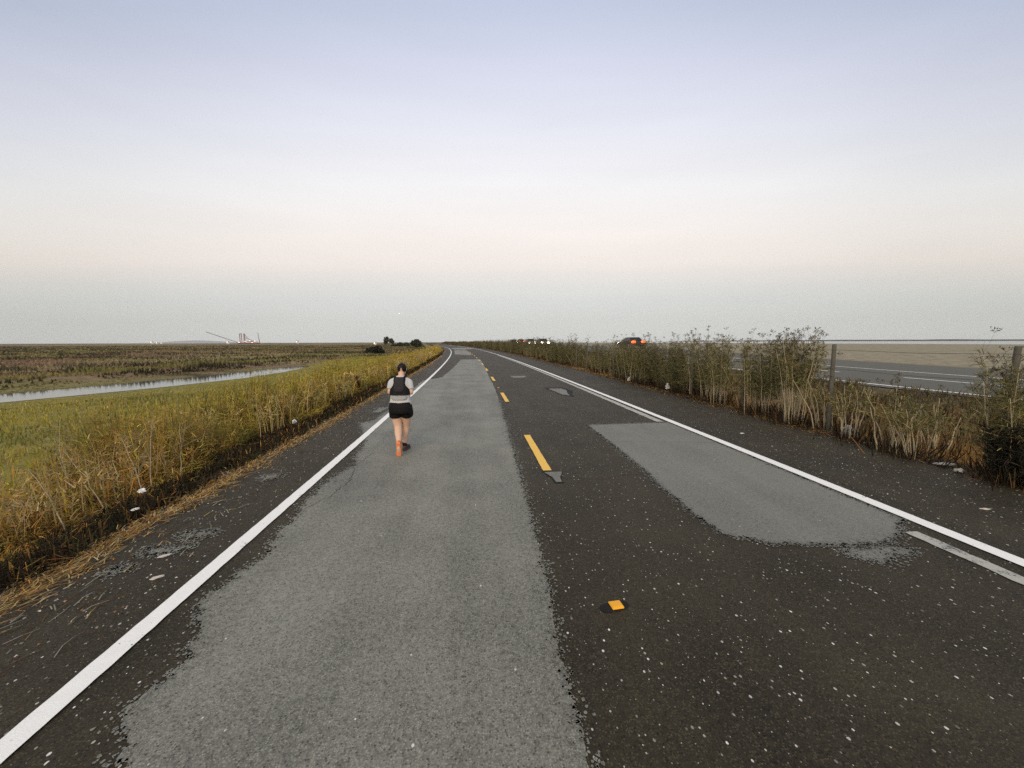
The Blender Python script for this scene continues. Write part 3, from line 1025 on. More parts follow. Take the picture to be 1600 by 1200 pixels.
def fennel(height, stems, splay, leafy, seed, bare=.38, lcols=None, debris=1.7, umb=1.3, thick=1.0, spread=.14, stem_mat='stem'):
    r = np.random.default_rng(seed)
    tb = TB()
    Lp, Up, Dp = [], [], []
    lcols = lcols or [(0.165, 0.150, 0.050), (0.25, 0.20, 0.075), (0.105, 0.112, 0.038), (0.33, 0.25, 0.12)]
    for s in range(stems):
        az = r.uniform(0, 2 * np.pi)
        b = np.array([math.cos(az), math.sin(az), 0]) * (.01 + abs(r.normal(0, spread)))
        sp = abs(r.normal(0, splay)) + .03
        az2 = az + r.normal(0, .5)
        hh = height * r.uniform(.62, 1.0)
        dr = np.array([math.cos(az2), math.sin(az2), 0]) * sp
        ts = np.linspace(0, 1, 7)
        pts = np.array([b + dr * hh * (t * .55 + t * t * .45) + np.array([0, 0, hh * t * (1 - .15 * sp)]) for t in ts])
        pts[1:] += r.normal(0, .012, (6, 3))
        pts[0, 2] = -.12
        tb.tube(pts, np.linspace(.0125, .0035, 7) * r.uniform(.7, 1.3) * thick, 4)
        # side branches with feathery leaves
        for t in np.arange(bare + r.uniform(0, .08), .98, .075 / leafy):
            q = np.array([np.interp(t, ts, pts[:, k]) for k in range(3)])
            for _ in range(2):
                a = r.uniform(0, 2 * np.pi)
                ln = r.uniform(.12, .36) * (1.15 - .5 * t)
                dd = np.array([math.cos(a) * .8, math.sin(a) * .8, r.uniform(.15, .9)]) * ln
                e1 = q + dd
                Lp.append((q, q + dd * .5, e1, .006))
                for _ in range(9):
                    f = r.uniform(.2, 1)
                    s0 = q + dd * f
                    d2 = r.normal(0, .55, 3) + dd / ln * .5 + np.array([0, 0, .15])
                    l2 = r.uniform(.04, .13)
                    Lp.append((s0, s0 + d2 * l2 * .5, s0 + d2 * l2 - np.array([0, 0, .01]), r.uniform(.006, .014)))
        # umbels
        for _ in range(int(round(r.uniform(1, 3.4) * umb))):
            a = r.uniform(0, 2 * np.pi)
            t0 = r.uniform(.75, .98)
            q = np.array([np.interp(t0, ts, pts[:, k]) for k in range(3)])
            top = q + np.array([math.cos(a) * r.uniform(.02, .22), math.sin(a) * r.uniform(.02, .22), r.uniform(.14, .42)])
            Up.append((q, (q + top) / 2 + r.normal(0, .01, 3), top, .007))
            for _ in range(9):
                a2 = r.uniform(0, 2 * np.pi)
                rd = np.array([math.cos(a2) * r.uniform(.02, .07), math.sin(a2) * r.uniform(.02, .07), r.uniform(.025, .07)])
                Up.append((top, top + rd * .6, top + rd, .003))
                for _ in range(2):
                    s0 = top + rd + r.normal(0, .008, 3)
                    Up.append((s0, s0 + np.array([0, 0, .008]), s0 + r.normal(0, .012, 3) + np.array([0, 0, .012]), .016))
    for _ in range(int(170 * debris)):
        a = r.uniform(0, 2 * np.pi); rr = abs(r.normal(0, .24))
        rr += spread * .6
        p = np.array([math.cos(a) * rr, math.sin(a) * rr, -.12])
        d = np.array([math.cos(a) * r.uniform(-.3, .8), math.sin(a) * r.uniform(-.3, .8), r.uniform(.4, 1.2)]) * r.uniform(.15, .50)
        Dp.append((p, p + d * .55, p + d, r.uniform(.006, .03)))

    def mk(lst, cols, wts, name, mat):
        A = np.array([np.concatenate([q[0], q[1], q[2], [q[3]]]) for q in lst])
        D = A[:, 6:9] - A[:, 0:3]
        S = np.cross(D, r.normal(0, 1, D.shape)); S /= np.linalg.norm(S, axis=1)[:, None] + 1e-9
        V, F, c = ribbons(A[:, 0:3], A[:, 3:6], A[:, 6:9], A[:, 9], S, pal(len(A), cols, wts, .3), .3)
        me = np_mesh(name, V, [F], c)
        me.materials.append(mat)
        return me
    out = {'stems': tb.mesh('stems')}
    out['stems'].materials.append(M[stem_mat])
    if Lp: out['foliage'] = mk(Lp, lcols, [4, 2.2, 2.5, 1.2], 'foliage', M['leaf'])
    if Up: out['seed_heads'] = mk(Up, [(.09, .075, .045), (.16, .12, .07), (.06, .05, .035)], [3, 2, 2], 'seed_heads', M['leaf'])
    if Dp: out['shaded_dead_leaves'] = mk(Dp, [DARK, BROWN, (.04, .024, .013), (.22, .11, .035)], [5, 2, 3, .6], 'shaded_dead_leaves', M['leaf'])  # dead leaves, mostly near black: shade in the base put into the colour
    return out


def plant(name, kit, loc, rz, sc_, label, group=None, cat='weed'):
    e = empty(name, loc, rz)
    e.scale = (sc_, sc_, sc_ if not isinstance(sc_, tuple) else sc_)
    for k, me in kit.items():
        link(k, me, None, e)
    tag(e, label, cat, group)
    return e


M['brownstem'] = plain('brown_weed_stem', (0.17, 0.13, 0.07), 0.85, vary=0.5, scale=18)
TALLK = [fennel(2.15, 15, .17, 1.6, 11 + s, bare=.30, spread=.30) for s in range(5)]
BUSHK = [fennel(2.15, 17, .15, 1.5, 131 + s, bare=.08, spread=.26, stem_mat='brownstem', thick=.8, debris=2.6, lcols=[(0.135, 0.130, 0.046), (0.205, 0.180, 0.070), (0.075, 0.085, 0.032), (0.28, 0.215, 0.11)]) for s in range(4)]
MIDK = [fennel(1.5, 12, .24, 1.1, 91 + s, bare=.25, spread=.34, debris=2.2) for s in range(3)]
BAREK = [fennel(2.2, 22, .20, 1.1, 31 + s, bare=.52) for s in range(2)]
LOWK = [fennel(1.15, 10, .34, .5, 51 + s, bare=.55, umb=.3, debris=1.1, thick=1.3) for s in range(3)]
DARKL = [(0.028, 0.026, 0.015), (0.04, 0.034, 0.02), (0.02, 0.018, 0.011), (0.07, 0.055, 0.03)]
DARKK = [fennel(1.0, 26, .22, 2.2, 71, bare=.05, lcols=DARKL, debris=2.2, umb=.2)]


def gz(xr, y):
    return tuple(W(xr, y, float(zt(xr, y))))


near = [
    ('fennel_plant', TALLK[0], (8.0, 10.2), .3, 1.0, 'tall leafy fennel clump with a black hollow base, left of the golden grass gap'),
    ('fennel_plant', TALLK[3], (8.35, 10.9), 2.0, 1.02, 'tall fennel clump half hidden behind the clump with the black hollow base'),
    ('fennel_plant', BAREK[0], (7.85, 8.95), 1.0, 1.04, 'tall clump of many bare pale stalks just left of the nearest wooden post'),
    ('fennel_plant', BAREK[1], (8.2, 9.5), 4.0, 1.04, 'tall seeding fennel right behind the bare pale stalks by the nearest post'),
    ('dry_weed', LOWK[0], (8.25, 8.35), 2.6, 1.1, 'short weed at the foot of the nearest wooden post, on its left'),
    ('dry_weed', LOWK[0], (7.75, 7.35), .5, 1.0, 'short splayed dry weed right of the nearest wooden post'),
    ('dry_weed', LOWK[1], (7.7, 6.55), 1.9, 1.05, 'short dry weed with one thick pale stalk, middle of the low dry weeds'),
    ('dry_weed', LOWK[2], (7.6, 6.05), 3.9, .92, 'short dry weed standing just above the white plastic scrap'),
    ('dry_weed', LOWK[1], (9.2, 6.9), 5.0, 1.0, 'short dry weed set back in the hollow behind the other low dry weeds'),
    ('dark_bush', DARKK[0], (7.62, 4.75), 0.2, .85, 'dense black dead bush at the right edge of the picture'),
    ('fennel_plant', TALLK[1], (7.95, 4.95), 1.1, .92, 'tall fennel rising out of the black dead bush at the right edge'),
    ('fennel_plant', TALLK[4], (8.1, 12.4), 3.1, 1.0, 'fennel clump beside the white bag, next past the second fence post'),
]
for nm, kit, (xr, y), rz, s, lab in near:
    plant(nm, kit, gz(xr, y), rz, s, lab, None, 'bush' if nm == 'dark_bush' else 'weed')
# the hedge of the same weed, from twelve metres on
y = 13.3
cnt = 0
while y < 150:
    for row in range(2):
        xr = 7.95 + .030 * min(max(y - 10, 0), 22) + row * .85 + .22 + random.gauss(0, .2)
        yy_ = y + random.uniform(-.4, .4)
        tall = fbm(np.array(yy_ * .33), np.array(row * 3.1), 3)
        if y < 45 and tall < (.40 if row == 0 else .46) and random.random() < .75: continue
        s = (.56 + .80 * float(tall)) * random.uniform(.88, 1.10)
        if y > 45: s = random.uniform(1.0, 1.18)
        mid = y < 60 and (tall < .42 or random.random() < .15)
        kit = random.choice(MIDK if mid else (BUSHK + TALLK[:1] if (y > 19 or random.random() < .5) else TALLK))
        plant('fennel_plant', kit, gz(xr, yy_), random.uniform(0, 6.28), s * (1.05 if mid else 1.0),
              'grey-green fennel weed in the long hedge along the fence', 'fennel weeds in the fence hedge')
        cnt += 1
    y += 1.0 + .010 * y
# the far end of the hedge that swings round to the left
n = 26000
yv = rng.uniform(140, 420, n)
xr = 8.6 + rng.uniform(0, 3.0, n)
P = W(xr, yv, zt(xr, yv))
h = (1.2 + .9 * fbm(xr * .5, yv * .25, 3)) * rng.uniform(.5, 1.1, n)
c = pal(n, [(0.12, .105, .045), (.16, .125, .05), (.08, .08, .035), BROWN], [4, 3, 2, 1.5])
tag(build_veg('far_hedge', [blades(P, h, .22, .2, c)], M['blade']), kind='stuff')

# pale dry stalks leaning out of the left bank (base x, base y, height, lean to the left, forward lean)


def stalk(xr, y, h, lx, ly, seed, lab, dark=False):
    r = np.random.default_rng(seed)
    e = empty('dry_stalk', gz(xr, y))
    tb = TB()
    ts = np.linspace(0, 1, 8)
    pts = np.array([(lx * (t ** 1.3), ly * (t ** 1.3), h * t * (1 - .1 * t)) for t in ts]) + np.concatenate([[(0, 0, 0)], r.normal(0, .008, (7, 3))])
    pts[0, 2] = -.06
    tb.tube(pts, np.linspace(.0085, .0025, 8), 5)
    e_st = tb.obj('stem', M['darkstem'] if dark else M['stem'], e)
    tw = []
    for t in np.linspace(.3, .98, 13):
        q = np.array([np.interp(t, ts, pts[:, k]) for k in range(3)])
        for _ in range(2 if not dark else 5):
            d = r.normal(0, .6, 3) + np.array([np.sign(lx) * .2, 0, .9])
            l = r.uniform(.10, .34) if not dark else r.uniform(.03, .08)
            tw.append((q, q + d * l * .5, q + d * l, .006 if not dark else .02))
            for _ in range(3):
                q2 = q + d * l * r.uniform(.5, 1)
                d2 = r.normal(0, 1, 3)
                tw.append((q2, q2 + d2 * .02, q2 + d2 * .045, .007))
    A = np.array([np.concatenate([q[0], q[1], q[2], [q[3]]]) for q in tw])
    D = A[:, 6:9] - A[:, 0:3]
    S = np.cross(D, r.normal(0, 1, D.shape)); S /= np.linalg.norm(S, axis=1)[:, None]
    c = pal(len(A), [(.40, .32, .17), (.30, .22, .10), (.22, .18, .07)] if not dark else [(.05, .028, .016), (.03, .02, .012)], [3, 2, 1] if not dark else [1, 1], .2)
    build_veg('twigs', [ribbons(A[:, 0:3], A[:, 3:6], A[:, 6:9], A[:, 9], S, c, .3)], M['blade'], e)
    tag(e, lab, 'weed', 'dry stalks on the left bank')


M['darkstem'] = plain('dark_dock_stem', (.045, .027, .017), .9)
for a in [
    (-4.62, 5.95, 1.15, -.16, .35, 1, 'tallest pale forked stalk standing up left of the round white scrap'),
    (-4.55, 5.75, .95, -.42, .25, 2, 'pale stalk leaning left from the ground beside the round white scrap'),
    (-4.66, 5.3, .90, -.55, .15, 3, 'long pale stalk bending far left over the orange grass'),
    (-4.60, 4.75, .80, -.50, .2, 4, 'pale stalk leaning left above the darkest part of the creeping mat'),
    (-4.62, 6.55, 1.0, -.08, .2, 5, 'upright pale stalk right of the round white scrap before the tan tuft'),
    (-4.75, 4.15, .85, -.45, .1, 6, 'low pale stalk near the left edge leaning over orange grass'),
    (-5.3, 5.6, 1.1, -.3, .2, 7, 'pale stalk deeper in the weeds behind the other leaning stalks'),
    (-5.2, 3.9, .9, -.3, .1, 8, 'pale stalk at the very left edge of the picture'),
    (-4.75, 9.2, 1.1, -.12, .1, 9, 'thin pale stalk in green weeds left of the wedge-shaped white scrap'),
    (-4.85, 12.5, 1.15, -.1, .1, 10, 'thin pale stalk in the green weeds past the wedge-shaped white scrap'),
]:
    stalk(*a)
stalk(-4.75, 17.2, .85, -.10, .0, 21, 'dark brown dock stalk standing up left of the runner', True)
stalk(-4.62, 17.0, .80, -.22, .0, 22, 'dark brown dock stalk leaning left beside the upright dark stalk', True)
stalk(-5.0, 15.2, .7, .05, .0, 23, 'short dark brown dock stalk, farthest left of the dark stalks', True)


# ------------------------------------------------------------------ fence
fence = empty('wire_fence', tuple(W(8.08, 5.2, -.02)))
tag(fence, 'weathered wooden post and wire fence running through the weeds', 'fence')
fo = np.array(fence.location)
for k in range(34):
    y = -6 + 8.2 + 3.0 * k - 6.0
    if y > 95: break
    fx = 8.06 + .030 * min(max(0, y - 9), 22)
    p = W(fx, y, 0.0) - fo
    tb = TB()
    hgt = 1.90 + random.uniform(-.06, .06)
    tl = random.gauss(0, .018)
    a = np.arange(8) * 2 * np.pi / 8
    rings = []
    for z, rr in ((-.45, .044), (.3, .044), (1.0, .042), (hgt - .03, .040), (hgt, .034)):
        w = 1 + .08 * np.sin(3 * a + k)
        rings.append(np.stack([p[0] + tl * z + rr * w * np.cos(a), p[1] + rr * w * np.sin(a), p[2] + z + 0 * a], -1))
    tb.loft(rings)
    tb.obj('post', M['wood'], fence)
for z in (.45, .95, 1.42, 1.84):
    tb = TB()
    yy = np.arange(-4, 92, 1.5)
    P = W(8.02 + .030 * np.clip(yy - 9, 0, 22), yy, z - .035 * np.abs(np.sin((yy - 2.2) / 3 * np.pi))) - fo
    tb.tube(P, .0035, 4)
    tb.obj('wire', M['wire'], fence)

# ------------------------------------------------------------------ far trees and bushes


def leaf_crown(n, blobs, size, cols, wts, seed):
    r = np.random.default_rng(seed)
    Ps = []
    for (c, rad, w) in blobs:
        k = int(n * w)
        d = r.normal(0, 1, (k, 3)); d /= np.linalg.norm(d, axis=1)[:, None]
        q = r.uniform(.25, 1.08, k) ** .5
        Ps.append(np.array(c) + d * q[:, None] * np.array(rad) * (1 + .18 * np.sin(d[:, 0:1] * 5 + d[:, 2:3] * 7)))
    P = np.concatenate(Ps)
    D = r.normal(0, 1, P.shape) * size
    S = np.cross(D, r.normal(0, 1, P.shape)); S /= np.linalg.norm(S, axis=1)[:, None]
    return ribbons(P - D * .5, P, P + D * .5, size * .9, S, pal(len(P), cols, wts, .35), .2)


def far_tree(name, loc, blobs, trunks, size, n, cols, lab, seed, cat, group=None):
    e = empty(name, loc)
    build_veg('crown', [leaf_crown(n, blobs, size, cols, [1] * len(cols), seed)], M['leaf'], e)
    tb = TB()
    for pts, r0, r1 in trunks:
        tb.tube(pts, np.linspace(r0, r1, len(pts)), 6)
    tb.obj('trunk', M['bark'], e)
    tag(e, lab, cat, group)


DG = [(.045, .05, .024), (.03, .034, .018), (.065, .065, .03)]
GG = [(.06, .068, .042), (.045, .052, .034), (.085, .09, .055)]
tz = -1.0
far_tree('tree', (-53.8, 262, tz), [((-1.7, 0, 4.4), (1.5, 1.5, 1.9), .4), ((1.2, 0, 3.9), (1.3, 1.3, 1.4), .3), ((2.2, 0, 3.0), (1.0, 1.0, 1.0), .15), ((-2.4, .3, 2.8), (1.0, 1.0, 1.1), .15)],
         [([(0, 0, -.2), (-.3, 0, 1.4), (-1.6, 0, 4.2)], .28, .08), ([(-.2, 0, 1.2), (.9, 0, 2.6), (1.5, 0, 4)], .18, .06)], .42, 1500, GG,
         'small grey-green tree with a gap of sky between its two crowns, on the horizon', 1, 'tree')
for i, (bx, bw, bh, lab) in enumerate(((-50.0, 1.9, 1.9, 'low dark bush nearest to the small horizon tree, in the row right of it'),
                                       (-46.5, 1.8, 2.7, 'dark bush in the middle of the row right of the horizon tree'),
                                       (-42.6, 1.9, 2.6, 'dark bush at the right end of the row right of the horizon tree'))):
    far_tree('bush', (bx, 258, tz), [((0, 0, bh * .5), (bw, bw, bh * .55), .6), ((bw * .5, 0, bh * .4), (bw * .7, bw * .7, bh * .4), .4)],
             [([(0, 0, -.2), (.1, 0, bh * .5)], .12, .04)], .36, 700, DG, lab, 10 + i, 'bush', 'bushes in a row on the horizon')
far_tree('bush', (-27.6, 196, -.3), [((-.6, 0, 1.7), (2.0, 2.0, 1.7), .5), ((1.2, 0, 1.4), (1.8, 1.8, 1.4), .3), ((.3, .2, 2.5), (1.3, 1.3, 1.1), .2)],
         [([(0, 0, -.3), (.1, 0, 1), (-.3, 0, 2)], .14, .05), ([(.1, 0, -.2), (.6, 0, 1.2)], .1, .04)], .34, 1500, DG,
         'round dark green bush on the horizon just left of where the road bends', 31, 'bush')
far_tree('bush', (-24.2, 101, -1.0), [((-1.0, 0, .8), (1.3, 1.3, .9), .4), ((.4, 0, 1.1), (1.3, 1.3, 1.0), .4), ((1.5, .1, .6), (.9, .9, .7), .2)],
         [([(0, 0, -.3), (-.3, 0, .7), (-.8, 0, 1.4)], .1, .04), ([(.1, 0, -.2), (.7, 0, 1.2)], .1, .04)], .22, 1800,
         [(.026, .028, .014), (.018, .02, .011), (.04, .04, .02)], 'black-green bush in the marsh left of the runner, nearest of the far bushes', 41, 'bush')

# ------------------------------------------------------------------ far dredging barge with its crane
M['redsteel'] = plain('faded_red_steel', (.24, .095, .08), .8, vary=.2, scale=.3)
M['whitesteel'] = plain('white_painted_steel', (.62, .58, .54), .7, vary=.15, scale=.3)
M['greysteel'] = plain('grey_steel', (.16, .14, .15), .7, vary=.2, scale=.3)
bx, by = -466.0, 872.0
barge = empty('dredging_barge', (bx, by, -1.2), R(-28))
barge.rotation_euler = (0, 0, R(28.0))
tag(barge, 'red and white dredging barge with a long slanting boom, on the horizon', 'barge')
S_ = 1.60     # metres per picture pixel at that distance
bx0 = lambda px: (px - 405) * S_
TB().loft([np.array([(bx0(396) + 1.5 * k, -5 + k, z), (bx0(420) - .8 * k, -5 + k, z), (bx0(420) - .8 * k, 5 - k, z), (bx0(396) + 1.5 * k, 5 - k, z)]) for k, z in ((1.0, -.5), (0, 1.2), (0, 2.9))]).obj('hull', M['redsteel'], barge, False)
TB().box((bx0(412.5), 0, 3.9), (18, 6, 1.9)).box((bx0(409), 0, 5.6), (12, 5, 1.5)).obj('deck_house', M['whitesteel'], barge, False)
TB().box((bx0(411), -.3, 5.05), (19, 6.6, .25)).box((bx0(407), -.2, 6.5), (16, 5.6, .25)).obj('roof', M['redsteel'], barge, False)
tb = TB()
for x in (398.2, 400.2, 402.6, 403.6):
    for yv in (-2, 2):
        tb.box((bx0(x), yv, 11.8), (1.15, 1.0, 18.0))
for z in (6, 9, 12, 15, 18, 20.5):
    tb.box((bx0(399.2), 0, z), (3.9, 4.4, .35)).box((bx0(403.1), 0, z), (2.3, 4.4, .35))
tb.box((bx0(399.3), 0, 21.2), (5.0, 5, .9)).box((bx0(403.1), 0, 21.2), (2.6, 5, .9))
for a_, b_ in (((403.8, 19.5), (408, 9)), ((403.8, 12), (414, 6.4)), ((404, 15), (411, 7))):
    tb.tube([(bx0(a_[0]), 0, a_[1]), (bx0(b_[0]), 0, b_[1])], .28, 4)
tb.obj('tower', M['redsteel'], barge, False)
tb = TB()
p0, p1 = np.array((bx0(396.5), 0, 3.0)), np.array((bx0(364), 0, 24.6))
for dz, dy in ((.55, -.5), (.55, .5), (-.55, 0)):
    tb.tube([p0 + (0, dy, dz), p1 + (0, dy * .4, dz * .4)], .26, 4)
for t in np.linspace(0.02, .98, 26):
    q = p0 + (p1 - p0) * t
    f = 1 - .6 * t
    tb.tube([q + np.array((0, -.5, .55)) * f, q + np.array((-1.2, 0, -.55)) * f, q + np.array((-2.2, .5, .55)) * f], .11, 3)
tb.obj('boom', M['greysteel'], barge, False)
TB().tube([(bx0(419.5), 0, 2), (bx0(418.7), 0, 12), (bx0(418.0), 0, 23.5)], [.75, .6, .35], 5).box((bx0(418.1), 0, 22.8), (1.6, .5, .5)).obj('mast', M['greysteel'], barge, False)
for px, z in ((403.5, 5.9), (408.5, 6.9), (414, 6.4), (411, 3.2), (397, 3.6)):
    tb = TB(); tb.box((bx0(px), -3.5, z), (1.7, .4, .7)).box((bx0(px), -3.15, z), (.5, .3, .3)); tb.obj('deck_light', M['lamp'], barge, False)

M['palewall'] = plain('pale_far_wall', (.62, .6, .56), .8, vary=.1, scale=.3)


def far_shed(px_x, dist, w, h, lab, lit=True):
    ang = math.atan((px_x - 740) / 620.0)
    x, y = dist * math.sin(ang), dist * math.cos(ang)
    e = empty('shed', (x, y, -1.2), -ang)
    TB().box((0, 0, h / 2), (w, w * .6, h)).obj('wall', M['palewall'], e, False)
    g = [np.array([(-w * .53, yv, h), (w * .53, yv, h), (w * .53, yv * .02, h + w * .18), (-w * .53, yv * .02, h + w * .18)]) for yv in (-w * .34, w * .34)]
    TB().loft([np.array([(xx, -w * .34, h), (xx, w * .34, h), (xx, 0, h + w * .18)]) for xx in (-w * .53, w * .53)]).obj('roof', M['greysteel'], e, False)
    if lit:
        TB().box((-w * .25, -w * .33, h * .8), (w * .28, .5, h * .25)).obj('lamp', M['lamp'], e, False)
    tag(e, lab, 'building', 'far sheds on the horizon')


far_shed(280, 1500, 6, 7.0, 'leftmost far shed with bright lamps on the horizon')
far_shed(287, 1500, 5, 4.5, 'far lit shed just right of the leftmost one on the horizon')
far_shed(293, 1500, 4, 4.0, 'small far lit shed, third from the left on the horizon')
far_shed(383, 1200, 6, 6.0, 'small bright shed on the horizon below the crane boom')
far_shed(480, 1500, 9, 7.5, 'pale shed on the horizon right of the crane barge')
far_shed(592, 420, 2.6, 3.0, 'tiny white shed on the horizon left of the small tree')

# ------------------------------------------------------------------ cars on the highway
M['carwhite'] = plain('white_car_paint', (.72, .72, .70), .3, vary=.05)
M['carred'] = plain('dark_red_car_paint', (.24, .03, .025), .3, vary=.05)
M['cardark'] = plain('dark_car_paint', (.03, .032, .036), .3, vary=.05)
M['glass'] = plain('car_glass', (.012, .014, .016), .08, vary=.05)
M['rubber'] = plain('tyre_rubber', (.018, .018, .018), .85)
M['rim'] = plain('alloy_rim', (.45, .45, .46), .35, .8)


def car(xr, y, facing, paint_, lab, suv=0.0, front_lit=True):
    zc = .60 + float(rise(y))
    yaw = -math.atan(2 * K * max(0, min(y, 176) - 6)) * -1
    e = empty('car', tuple(W(xr, y, zc)), (0 if facing > 0 else math.pi) + yaw)
    # side profile, front towards +y
    low = [(2.25, .42), (2.28, .62), (2.15, .74), (1.2, .92), (-1.75, .98 + .08 * suv), (-2.2, .95 + .1 * suv), (-2.28, .60), (-2.22, .36), (2.1, .28)]
    tb = TB()
    rings = []
    for xx, ins in ((-.90, .06), (-.86, 0), (.86, 0), (.90, .06)):
        rings.append(np.array([(xx, yv * (1 - ins * .4), zv + (0.02 if ins and zv > .8 else 0) - ins * (.4 if zv > .8 else -.2)) for yv, zv in low]))
    tb.loft(rings)
    body = tb.obj('body', paint_, e, False)
    H_ = 1.46 + .28 * suv
    cab = [((1.05, -1.75 - .35 * suv), .93, .84), ((.25, -1.15 - .75 * suv), H_ - .06, .66), ((.10, -1.0 - .75 * suv), H_, .58)]
    gl = TB().loft([np.array([(-hw, yb, z), (hw, yb, z), (hw, yf, z), (-hw, yf, z)]) for (yf, yb), z, hw in cab[:2]]).obj('window', M['glass'], e, False)
    TB().loft([np.array([(-hw, yb, z), (hw, yb, z), (hw, yf, z), (-hw, yf, z)]) for (yf, yb), z, hw in (((.27, -1.18 - .75 * suv), H_ - .065, .675), ((.12, -1.02 - .75 * suv), H_, .6))]).obj('roof', paint_, e, False)
    a = np.arange(16) * 2 * np.pi / 16
    for sx in (-1, 1):
        for wy in (1.42, -1.38):
            w = TB().loft([np.stack([0 * a + sx * xo, wy + rr * np.cos(a), .33 + rr * np.sin(a)], -1) for xo, rr in ((.70, .30), (.72, .33), (.88, .33), (.905, .29))]).obj('wheel', M['rubber'], e)
            TB().loft([np.stack([0 * a + sx * xo, wy + rr * np.cos(a), .33 + rr * np.sin(a)], -1) for xo, rr in ((.90, .2), (.915, .19))]).obj('rim', M['rim'], w)
        for yy_, hz_, nm, mt in ((2.235, .68, 'headlight', M['headlamp'] if front_lit else M['rim']), (-2.26, .86 + .08 * suv, 'taillight', M['taillamp'])):
            k = 10
            aa = np.arange(k) * 2 * np.pi / k
            ex, ez = (.25, .17) if nm == 'headlight' else (.30, .15)
            s = 1 if yy_ > 0 else -1
            TB().loft([np.stack([sx * .64 + ex * f * np.cos(aa), 0 * aa + yy_ + s * o, hz_ + ez * f * np.sin(aa)], -1) for f, o in ((1, -.10), (1, .03), (.7, .06))]).obj(nm, mt, e)
    tag(e, lab, 'car', 'cars on the highway')
    return e


def on_ray(px, xl):
    """distance at which the lane xl is met in the direction of picture column px"""
    s = (px - 740) / 620.0
    y = 40.0
    for _ in range(60):
        y = (xl + float(cy(y))) / s
    return y


car(21.3, on_ray(992, 21.3), 1, M['cardark'], 'nearest car going away, both red tail lights glowing over the weeds', 0)
car(15.0, on_ray(848, 15.0), -1, M['carwhite'], 'oncoming white car with two bright headlights above the weeds', .15)
car(15.0, on_ray(838, 15.0) + 6, -1, M['carwhite'], 'second oncoming car close behind the bright white one', .3)
car(18.2, on_ray(813, 18.2), 1, M['carred'], 'small far red car going away with red tail lights', .4)
car(15.0, on_ray(802, 15.0), -1, M['cardark'], 'farthest oncoming car, only one headlight glint showing in the weeds')

# small aeroplane low in the sky
pl = empty('aeroplane', (-420 , 2350, 165), R(-160))
a = np.arange(10) * 2 * np.pi / 10
TB().loft([np.stack([rr * np.cos(a), 0 * a + yv, rr * np.sin(a)], -1) for yv, rr in ((-6, .25), (-3, .7), (0, 1.0), (3, .95), (5, .5), (5.6, .15))]).obj('fuselage', M['whitesteel'], pl)
TB().box((0, .6, .3), (14, 1.7, .22)).obj('wing', M['whitesteel'], pl, False)
TB().box((0, -5.4, .3), (4.6, 1.0, .15)).box((0, -5.5, 1.1), (.15, 1.1, 1.7)).obj('tail', M['whitesteel'], pl, False)
TB().loft([np.stack([.8 * rr * np.cos(a), 0 * a + yv, .8 * rr * np.sin(a)], -1) for yv, rr in ((5.4, 1), (6.1, 1), (6.4, .5))]).obj('landing_light', M['headlamp'], pl)
tag(pl, 'tiny bright aeroplane light in the grey sky above the runner', 'aeroplane')

# ------------------------------------------------------------------ litter
M['plastic'] = plain('white_plastic', (.80, .79, .76), .5, vary=.08, scale=20)
M['greyplastic'] = plain('dirty_grey_plastic', (.42, .41, .37), .7, vary=.3, scale=14)
M['paper'] = plain('dirty_paper', (.55, .50, .42), .8, vary=.2, scale=15)


def crumple(name, xr, y, dims, seed, mat, lab, rz=0.0, group=None, lift=.0):
    r = random.Random(seed)
    bm = bmesh.new()
    bmesh.ops.create_icosphere(bm, subdivisions=3, radius=1)
    ph = [r.uniform(0, 6) for _ in range(6)]
    for v in bm.verts:
        p = v.co.copy()
        k = 1 + .22 * math.sin(3 * p.x + ph[0]) * math.cos(4 * p.y + ph[1]) + .16 * math.sin(7 * p.z + ph[2] + 5 * p.x) + r.uniform(-.09, .09)
        v.co = Vector((p.x * k * dims[0], p.y * k * dims[1], max(-.3, p.z) * k * dims[2]))
    me = bpy.data.meshes.new(name)
    bm.to_mesh(me); bm.free()
    o = link(name, me, mat)
    g = gz(xr, y)
    o.location = (g[0], g[1], max(g[2], 0.0 if -3.6 < xr < 7.7 else -9) + dims[2] * .25 + lift)
    o.rotation_euler = (0, 0, rz)
    tag(o, lab, 'litter', group)


crumple('plastic_scrap', -4.47, 5.62, (.042, .032, .040), 1, M['plastic'], 'round white plastic scrap on the edge of the creeping mat', .3, None, .17)
crumple('plastic_scrap', -4.02, 4.93, (.035, .014, .016), 2, M['plastic'], 'thin white scrap lying in the dark creeping mat', .5, None, .13)
crumple('plastic_scrap', -4.70, 10.75, (.05, .035, .075), 3, M['plastic'], 'wedge-shaped white scrap stuck upright in the green weeds', .2, None, .14)
crumple('plastic_scrap', 7.58, 5.55, (.15, .05, .02), 4, M['greyplastic'], 'long flat white plastic strip under the low dry weeds', -.25, None, .04)
crumple('paper_scrap', 7.46, 5.28, (.075, .05, .035), 5, M['paper'], 'crumpled tan paper lying below the long white plastic strip', .3, None, .02)
crumple('paper_scrap', 6.15, 4.05, (.055, .02, .010), 6, M['paper'], 'small pale flat scrap on the right shoulder asphalt', -.2)
crumple('plastic_bag', 8.05, 15.7, (.09, .08, .18), 7, M['plastic'], 'white plastic bag caught at the foot of the hedge', .2, None, .1)
crumple('plastic_scrap', 7.95, 19.5, (.10, .07, .12), 8, M['plastic'], 'small white scrap in the hedge beyond the plastic bag', .2, None, .06)
crumple('plastic_bag', 8.10, 7.75, (.13, .10, .13), 9, M['greyplastic'], 'dirty grey bag at the foot of the nearest wooden post', .2, None, .06)
